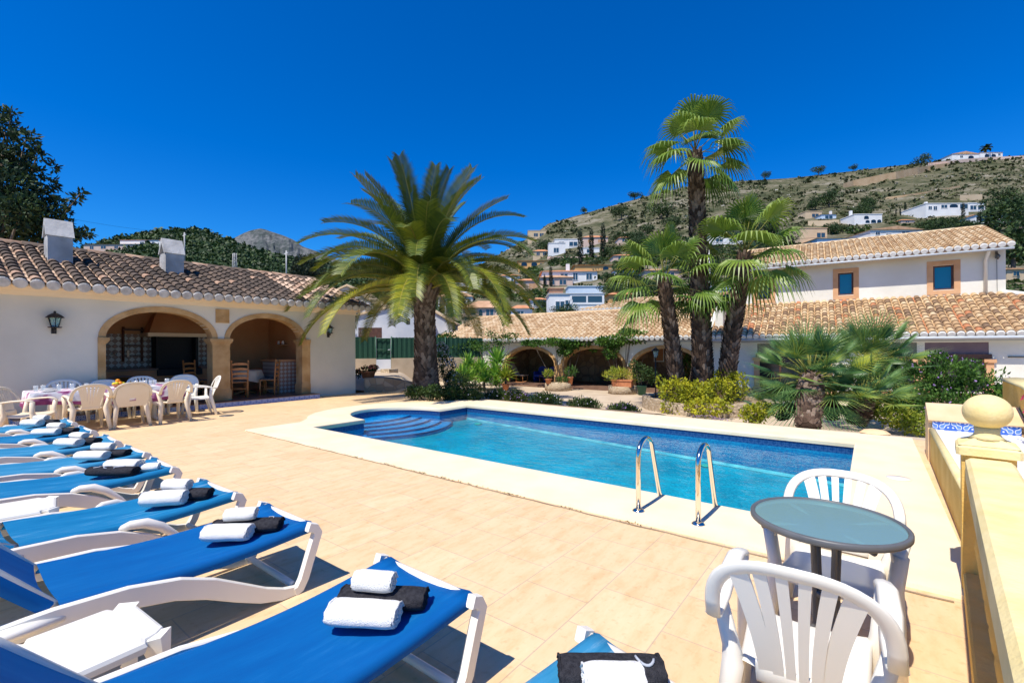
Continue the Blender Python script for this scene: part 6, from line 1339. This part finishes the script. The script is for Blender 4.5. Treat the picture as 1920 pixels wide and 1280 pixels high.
villa('orange villa on the slope right of the date palm crown',972,1026,485,503,'vo','tile2',489,[(.1,.3,.2,.7,'a'),(.45,.65,.2,.7,'a'),(.75,.9,.3,.7)])
villa('white cubic villa with two wide windows beside the tall cypresses',1040,1090,449,467,'vw','flat',None,[(.15,.35,.25,.7),(.55,.85,.25,.7)]); villa('lower white wing of the cubic villa, half behind shrubs',1029,1060,456,478,'vw','flat',None,[(.3,.6,.4,.8)])
villa('white stepped villa between the three tall cypresses',1090,1124,465,478,'vw','flat',None,[(.3,.6,.2,.7)])
villa('salmon pink house high on the slope behind the cypresses',1093,1140,438,459,'vp','tile2',445,[(.2,.4,.3,.7,'d'),(.6,.85,.3,.7,'d')])
villa('grey stone house with long terraces at the top left of the village',990,1027,433,448,'vt','flat',None,[(.3,.5,.3,.7),(.6,.8,.3,.7)])
villa('long white villa with wide terracotta roof and a white chimney',1017,1120,501,531,'vw','tile2',509,[(.33,.46,.2,.6),(.56,.64,.15,.75),(.8,.9,.2,.7),(.2,.26,.3,.6)],chim=.5)
villa('pale pink low house in front of the terracotta roofed villa',1012,1074,513,537,'vp','tile',520,[(.3,.45,.3,.8),(.6,.8,.3,.8)])
villa('orange house with arched window behind the umbrella pine',1078,1148,492,510,'vo','tile2',497,[(.75,.9,.2,.8,'a')])
villa('salmon terraced house right of the date palm fronds',966,1018,520,545,'vp','tile2',526,[(.1,.3,.3,.8,'d'),(.5,.8,.3,.8,'d')])
villa('lavender white house behind the date palm frond tips',934,975,512,532,'vw','tile2',517,[(.2,.4,.3,.8),(.6,.8,.3,.8)])
T=villa('white and sky blue modern villa with a sloping blue terrace roof',1030,1131,540,592,'vw','flat',551,[(.42,.98,.1,.4),(.12,.28,.35,.8),(.3,.42,.3,.8)])
villa('brown brick tower wall at the left of the white and blue modern villa',1030,1056,541,584,'vbrick','flat'); villa('sky blue rendered upper block of the modern villa',1066,1131,537,552,'vb','flat')
villa('pinkish villa behind the leaning fan palm',1208,1278,500,522,'vp','tile',507,[(.3,.45,.3,.8,'a'),(.6,.8,.3,.8)]); villa('pale villa with flat roof between the fan palm trunks',1330,1392,443,458,'vw','flat',None,[(.2,.4,.3,.7),(.6,.8,.3,.7)]); villa('white house with teal window low between the fan palms',1340,1400,536,566,'vb','flat',None,[(.2,.5,.2,.5)])
villa('tan villa with a small blue barred window above the main roof',1500,1551,428,457,'vt','flat',None,[(.62,.92,.3,.6)]); villa('low white and blue villa with arches just above the main roof',1532,1625,440,460,'vb','tile',447,[(.45,.65,.3,.95,'a'),(.72,.92,.3,.95,'a'),(.1,.2,.5,.9)])
villa('broad white villa with gable and balcony above the main roof',1632,1730,424,450,'vw','gable',431,[(.1,.18,.2,.5),(.3,.4,.4,.7),(.6,.75,.2,.5),(.8,.95,.4,.7)]); villa('small blue white house with a wide dark window under the scrub slope',1540,1568,399,412,'vb','tile',402,[(.25,.75,.25,.8)],chim=.85)
villa('flat pale house left of the small blue white one',1510,1541,397,410,'vt','flat',None,[(.4,.8,.3,.8)]); villa('white villa with a chimney and three blue arches',1602,1654,397,420,'vw','flat',402,[(.35,.52,.15,.5,'a'),(.4,.55,.6,.9,'a'),(.6,.78,.55,.9,'a'),(.82,.97,.55,.9,'a')],chim=.1)
villa('large white villa with a row of blue windows high on the right slope',1736,1816,378,406,'vw','flat',382,[(.06,.14,.2,.45),(.18,.26,.2,.5),(.36,.5,.1,.35),(.56,.75,.05,.3,'a'),(.8,.98,.05,.4)],chim=.27); villa('low white pool house right of the large white villa',1816,1848,381,396,'vw','flat',None,[(.1,.45,.3,.8),(.55,.9,.3,.8)])
villa('white villa with terracotta roof and two tall blue arches on the right slope',1828,1884,397,420,'vw','tile2',403,[(.15,.42,.1,.8,'a'),(.5,.8,.1,.8,'a')]); villa('small house with orange roof among the pines',1690,1715,409,418,'vp','tile2',413,[(.3,.6,.3,.8)])
villa('white villa on the hill crest with slanting roof, left of the crest palm',1785,1836,284,299,'vw','gable',289,[(.3,.4,.3,.7),(.6,.8,.3,.9,'a')]); villa('white villa with arches on the hill crest, right of the crest palm',1838,1880,282,296,'vw','tile',286,[(.2,.4,.3,.9,'a'),(.5,.7,.3,.9,'a'),(.8,.9,.2,.6)])
villa('beige house with balcony at the right edge behind the main house',1888,1945,499,525,'vt','tile',505,[(.2,.4,.2,.6),(.6,.8,.2,.6)])
villa('long pinkish villa with tiled roof on the left hill behind the barbecue roof',157,272,452,470,'vp','tile',458,[(.1,.16,.3,.8),(.28,.36,.3,.7),(.5,.56,.3,.7),(.66,.74,.3,.7),(.85,.9,.3,.7)],'L'); villa('white villa with red roof higher on the left hill',225,300,444,462,'vw','tile2',450,[(.5,.6,.3,.7),(.8,.86,.3,.7)],'L'); villa('small white turret house on the left hill',298,312,448,462,'vw','tile2',451,[(.3,.6,.3,.7)],'L')
villa('terraced white garden wall below the arched villas',740,870,590,604,'vt','flat',name='garden_wall',cat='wall',depth=.05,gid='garden walls'); villa('tan garden wall below the bungalow',866,1000,594,606,'vt','flat',name='garden_wall',cat='wall',depth=.05,gid='garden walls')
# tan retaining wall along the ridge and stone terraces
def wallstrip(label,pts,mat='vt'):
    P=[]; 
    for px,yb,yt in pts:
        p,t=hat('R',px,yb); Y=p.x*FW.x+p.y*FW.y; P.append((W(px,yb+3,Y*.995),W(px,yt,Y*.995),W(px,yt,Y*1.02)))
    m=MB(); v=[q for r in P for q in r]; m.add(v,[(i*3,(i+1)*3,(i+1)*3+1,i*3+1) for i in range(len(P)-1)]+[(i*3+1,(i+1)*3+1,(i+1)*3+2,i*3+2) for i in range(len(P)-1)]); T=thing('hillside_wall',label,'wall',(0,0,0),0,'retaining walls on the hillside'); m.build('face',mat,T)
MT['rwall']=M('tan_earth_wall',(.50,.33,.18),(.60,.42,.25),.2,.95,.4,1)
wallstrip('long tan earth retaining wall climbing the ridge to the crest villas',[(1581,352,344),(1600,348,338),(1640,342,330),(1680,336,322),(1720,326,314),(1740,319,311),(1780,310,305)],'rwall')
wallstrip('pale stone wall carrying the crest villas',[(1740,315,306),(1800,305,299),(1850,300,295),(1920,297,292)],'vp'); wallstrip('pale terrace wall above the large white villa',[(1800,376,366),(1842,374,364)],'vt'); wallstrip('earth coloured track cutting across the slope',[(1660,372,370),(1700,368,365),(1740,362,359),(1800,350,348)],'rwall'); wallstrip('tan terrace wall below the small blue white house',[(1515,424,414),(1573,422,412)],'vt')
# remaining pines, each labelled from the villa it stands by
seen={}
def short(l):
    w=l.split()[:9]
    while w[-1] in ('with','and','the','of','a','in','right','left','behind','between','its','on','two','wide','high','above','by','at','below','beside','just','main','small','dark','top','tall','long','up'): w=w[:-1]
    return ' '.join(w).rstrip(',')
for k_,px,py,h,wf in sorted(RT_,key=lambda a:-a[3]):
    if any(a-h*.35<px<b+h*.35 and py>d-4 and py-h*1.05<d-.25*(d-c) for a,b,c,d in VR): continue
    v=sorted([(math.hypot(px-a,py-b),a,b,l) for a,b,l in VL if 'wall' not in l])[:7]
    for d_,a,b,l in v:
        dx,dy=px-a,py-b; rel='left of' if dx<-abs(dy) else ('right of' if dx>abs(dy) else ('above' if dy<0 else 'below'))
        key=(rel,l); n_=seen.get(key,0)
        if n_<2:
            seen[key]=n_+1; hill_tree(PP[k_],'R',px,py,h,('tallest pine %s the '%rel if n_==0 else 'second dark pine %s the '%rel)+short(l),GP,wf); break
# scatter
random.seed(9)
MT['outcrop']=leafm('outcrop_stone',(.20,.19,.17),(.36,.34,.30),(.50,.48,.43),0.)
clumps('rock_outcrops','outcrop','R',2600,700,2400,lambda r,px:(lambda t: t if noise.noise(Vector((px*.02,t*14,7)))>.12 else None)(r.uniform(.5,.99)),lambda r,px,t:.8+3*r.random()**2,6,.35,8)
villa('cream house with clay roof low between the leaning and tall fan palms',1215,1262,560,588,'vt','tile',568,[(.2,.4,.2,.7),(.6,.8,.2,.7)])
villa('pale terraced house under the ridge left of the fan palms',1150,1196,474,490,'vp','tile2',479,[(.2,.4,.2,.7),(.6,.8,.2,.7)])
villa('ochre house with terracotta roof right of the blue and white modern villa',1142,1190,545,570,'vo','tile2',552,[(.15,.35,.3,.8,'a'),(.55,.8,.3,.8)])
clumps('scrub','scrub','R',16000,700,2400,lambda r,px:(lambda t: t if dens(px,t)>-.25+r.uniform(-.2,.2) else None)(r.uniform(.45,1)),lambda r,px,t:1.2+5.5*r.random()**3,8,.5,1)
clumps('village_greenery','dkgreen','R',17000,640,2400,lambda r,px:(lambda t: t)(r.uniform(0,.62)),lambda r,px,t:r.uniform(2.2,6.5),10,.75,2)
clumps('pine_wood','pine','L',12000,-700,1100,lambda r,px:r.uniform(.0,1)**.8,lambda r,px,t:r.uniform(3,6.5),11,.9,3)
villa('white house with red roof at the foot of the village by the slim cypress',994,1026,556,578,'vw','tile2',562,[(.2,.45,.2,.7),(.6,.85,.2,.7)])
villa('tan house above the orange villa, left of the white cubic villa',1000,1030,466,482,'vt','tile2',471,[(.2,.4,.2,.7),(.6,.8,.2,.7)])
villa('small white house between the orange house and the palms',1152,1192,500,518,'vw','tile2',506,[(.15,.35,.2,.7),(.6,.8,.2,.7)])
villa('cream villa with brown roof half way up the slope right of the cypresses',1160,1204,440,456,'vp','tile2',446,[(.15,.35,.2,.7),(.6,.8,.2,.7)])
wallstrip('tan terrace wall under the terracotta roofed white villa',[(1012,543,538),(1076,543,538),(1120,540,535)],'vt'); wallstrip('pale terrace wall under the white cubic villa',[(1026,486,481),(1090,486,481),(1124,484,479)],'vp')
# crest palm
p,t_=hat('R',1849,296); T=thing('crest_palm','single palm silhouetted on the hill crest between the two villas','palm tree',p); s=(p.x*FW.x+p.y*FW.y)/FP
m=MB(); m.tube([(0,0,-1),(0,0,18*s)],[1*s,.8*s],6); m.build('trunk','trunk',T); m=MB()
for k in range(22): az=k*2.4; frond(m,MB(),(0,0,18*s),az,R(70-90*k/22),10*s,1.3,16,1.2*s,3*s,.3)
m.build('crown','pine',T)
# pylon, poles and cables
p,_=hat('L',440,500); Y=p.x*FW.x+p.y*FW.y; T=thing('lattice_pylon','small grey lattice pylon in front of the left pine hill','pylon',W(440,502,90)); s=90/FP; m=MB()
for a in (-1,1):
    for b in (-1,1): m.tube([(a*4*s,b*3*s,-3),(a*3*s,b*2*s,27*s)],.06,4)
for z in (4,10,16,22,26): m.box(-4*s,4*s,-.05,.05,z*s,(z+1)*s)
m.build('lattice','greywall',T)
for px,yb,yt,lab in ((537,516,470,'thin pole with crossarm above the end of the barbecue roof'),(346,470,436,'thin pole on the left hill by the second chimney')):
    T=thing('utility_pole',lab,'pole',W(px,yb,80)); s=80/FP; m=MB(); m.tube([(0,0,-2),(0,0,(yb-yt)*s)],.11,6); m.build('pole','greywall',T); m=MB(); m.box(-.7,.7,-.05,.05,(yb-yt-6)*s,(yb-yt-4)*s); m.build('crossarm','greywall',T)
def cable(label,a,b,sag,r=.02):
    m=MB(); n=14; m.tube([a.lerp(b,i/n)-Vector((0,0,sag*4*(i/n)*(1-i/n))) for i in range(n+1)],r,4); o=m.build('overhead_cable','iron'); tag(o,label,'cable','overhead cables')
T=thing('utility_pole','utility pole behind the fan palms carrying the overhead cables','pole',W(1330,600,46)); s=46/FP; m=MB(); m.tube([(0,0,-3),(0,0,150*s)],.12,6); m.build('pole','greywall',T)
T=thing('utility_pole','utility pole right of the photo edge carrying the overhead cables','pole',W(2060,600,40)); s=40/FP; m=MB(); m.tube([(0,0,-3),(0,0,205*s)],.12,6); m.build('pole','greywall',T)
cable('upper black cable crossing above the main house roof',W(1330,456,46),W(2060,398,40),.35,.018); cable('lower black cable crossing above the main house roof',W(1330,464,46),W(2060,408,40),.7,.018)
cable('thin cable crossing the sky above the left villas',W(60,395,60),W(346,437,80),.5,.015)

m=MB(); rg=random.Random(4)
for _ in range(260):
    c_=rg.choice([-6.5,-5.6,-4.9,-4.3,-3.9,-3.5,-2.9,-2.2,-1.6]); x=c_+rg.gauss(0,.12); p=Vector((x,3.735+rg.gauss(0,.012),.001)); leafquad(m,p,Vector((rg.uniform(-1,1),rg.uniform(-1,1),rg.uniform(.1,.8))),rv(),rg.uniform(.012,.03),.009,rg.random())
MT['weed']=leafm('dry_weed',(.10,.06,.02),(.22,.14,.05),(.16,.18,.05)); o=m.build('joint_weeds','weed'); o['kind']='stuff'; o['label']='dry weeds growing in the joint beside the pool coping'
m=MB(); pts=[(-8.98+ .12*i,3.712+.006*math.sin(i*1.7)+.004*math.sin(i*.6),.003) for i in range(79)]; m.tube(pts,.008,4,sq=(1.3,.5)); o=m.build('coping_joint','soil'); o['kind']='structure'
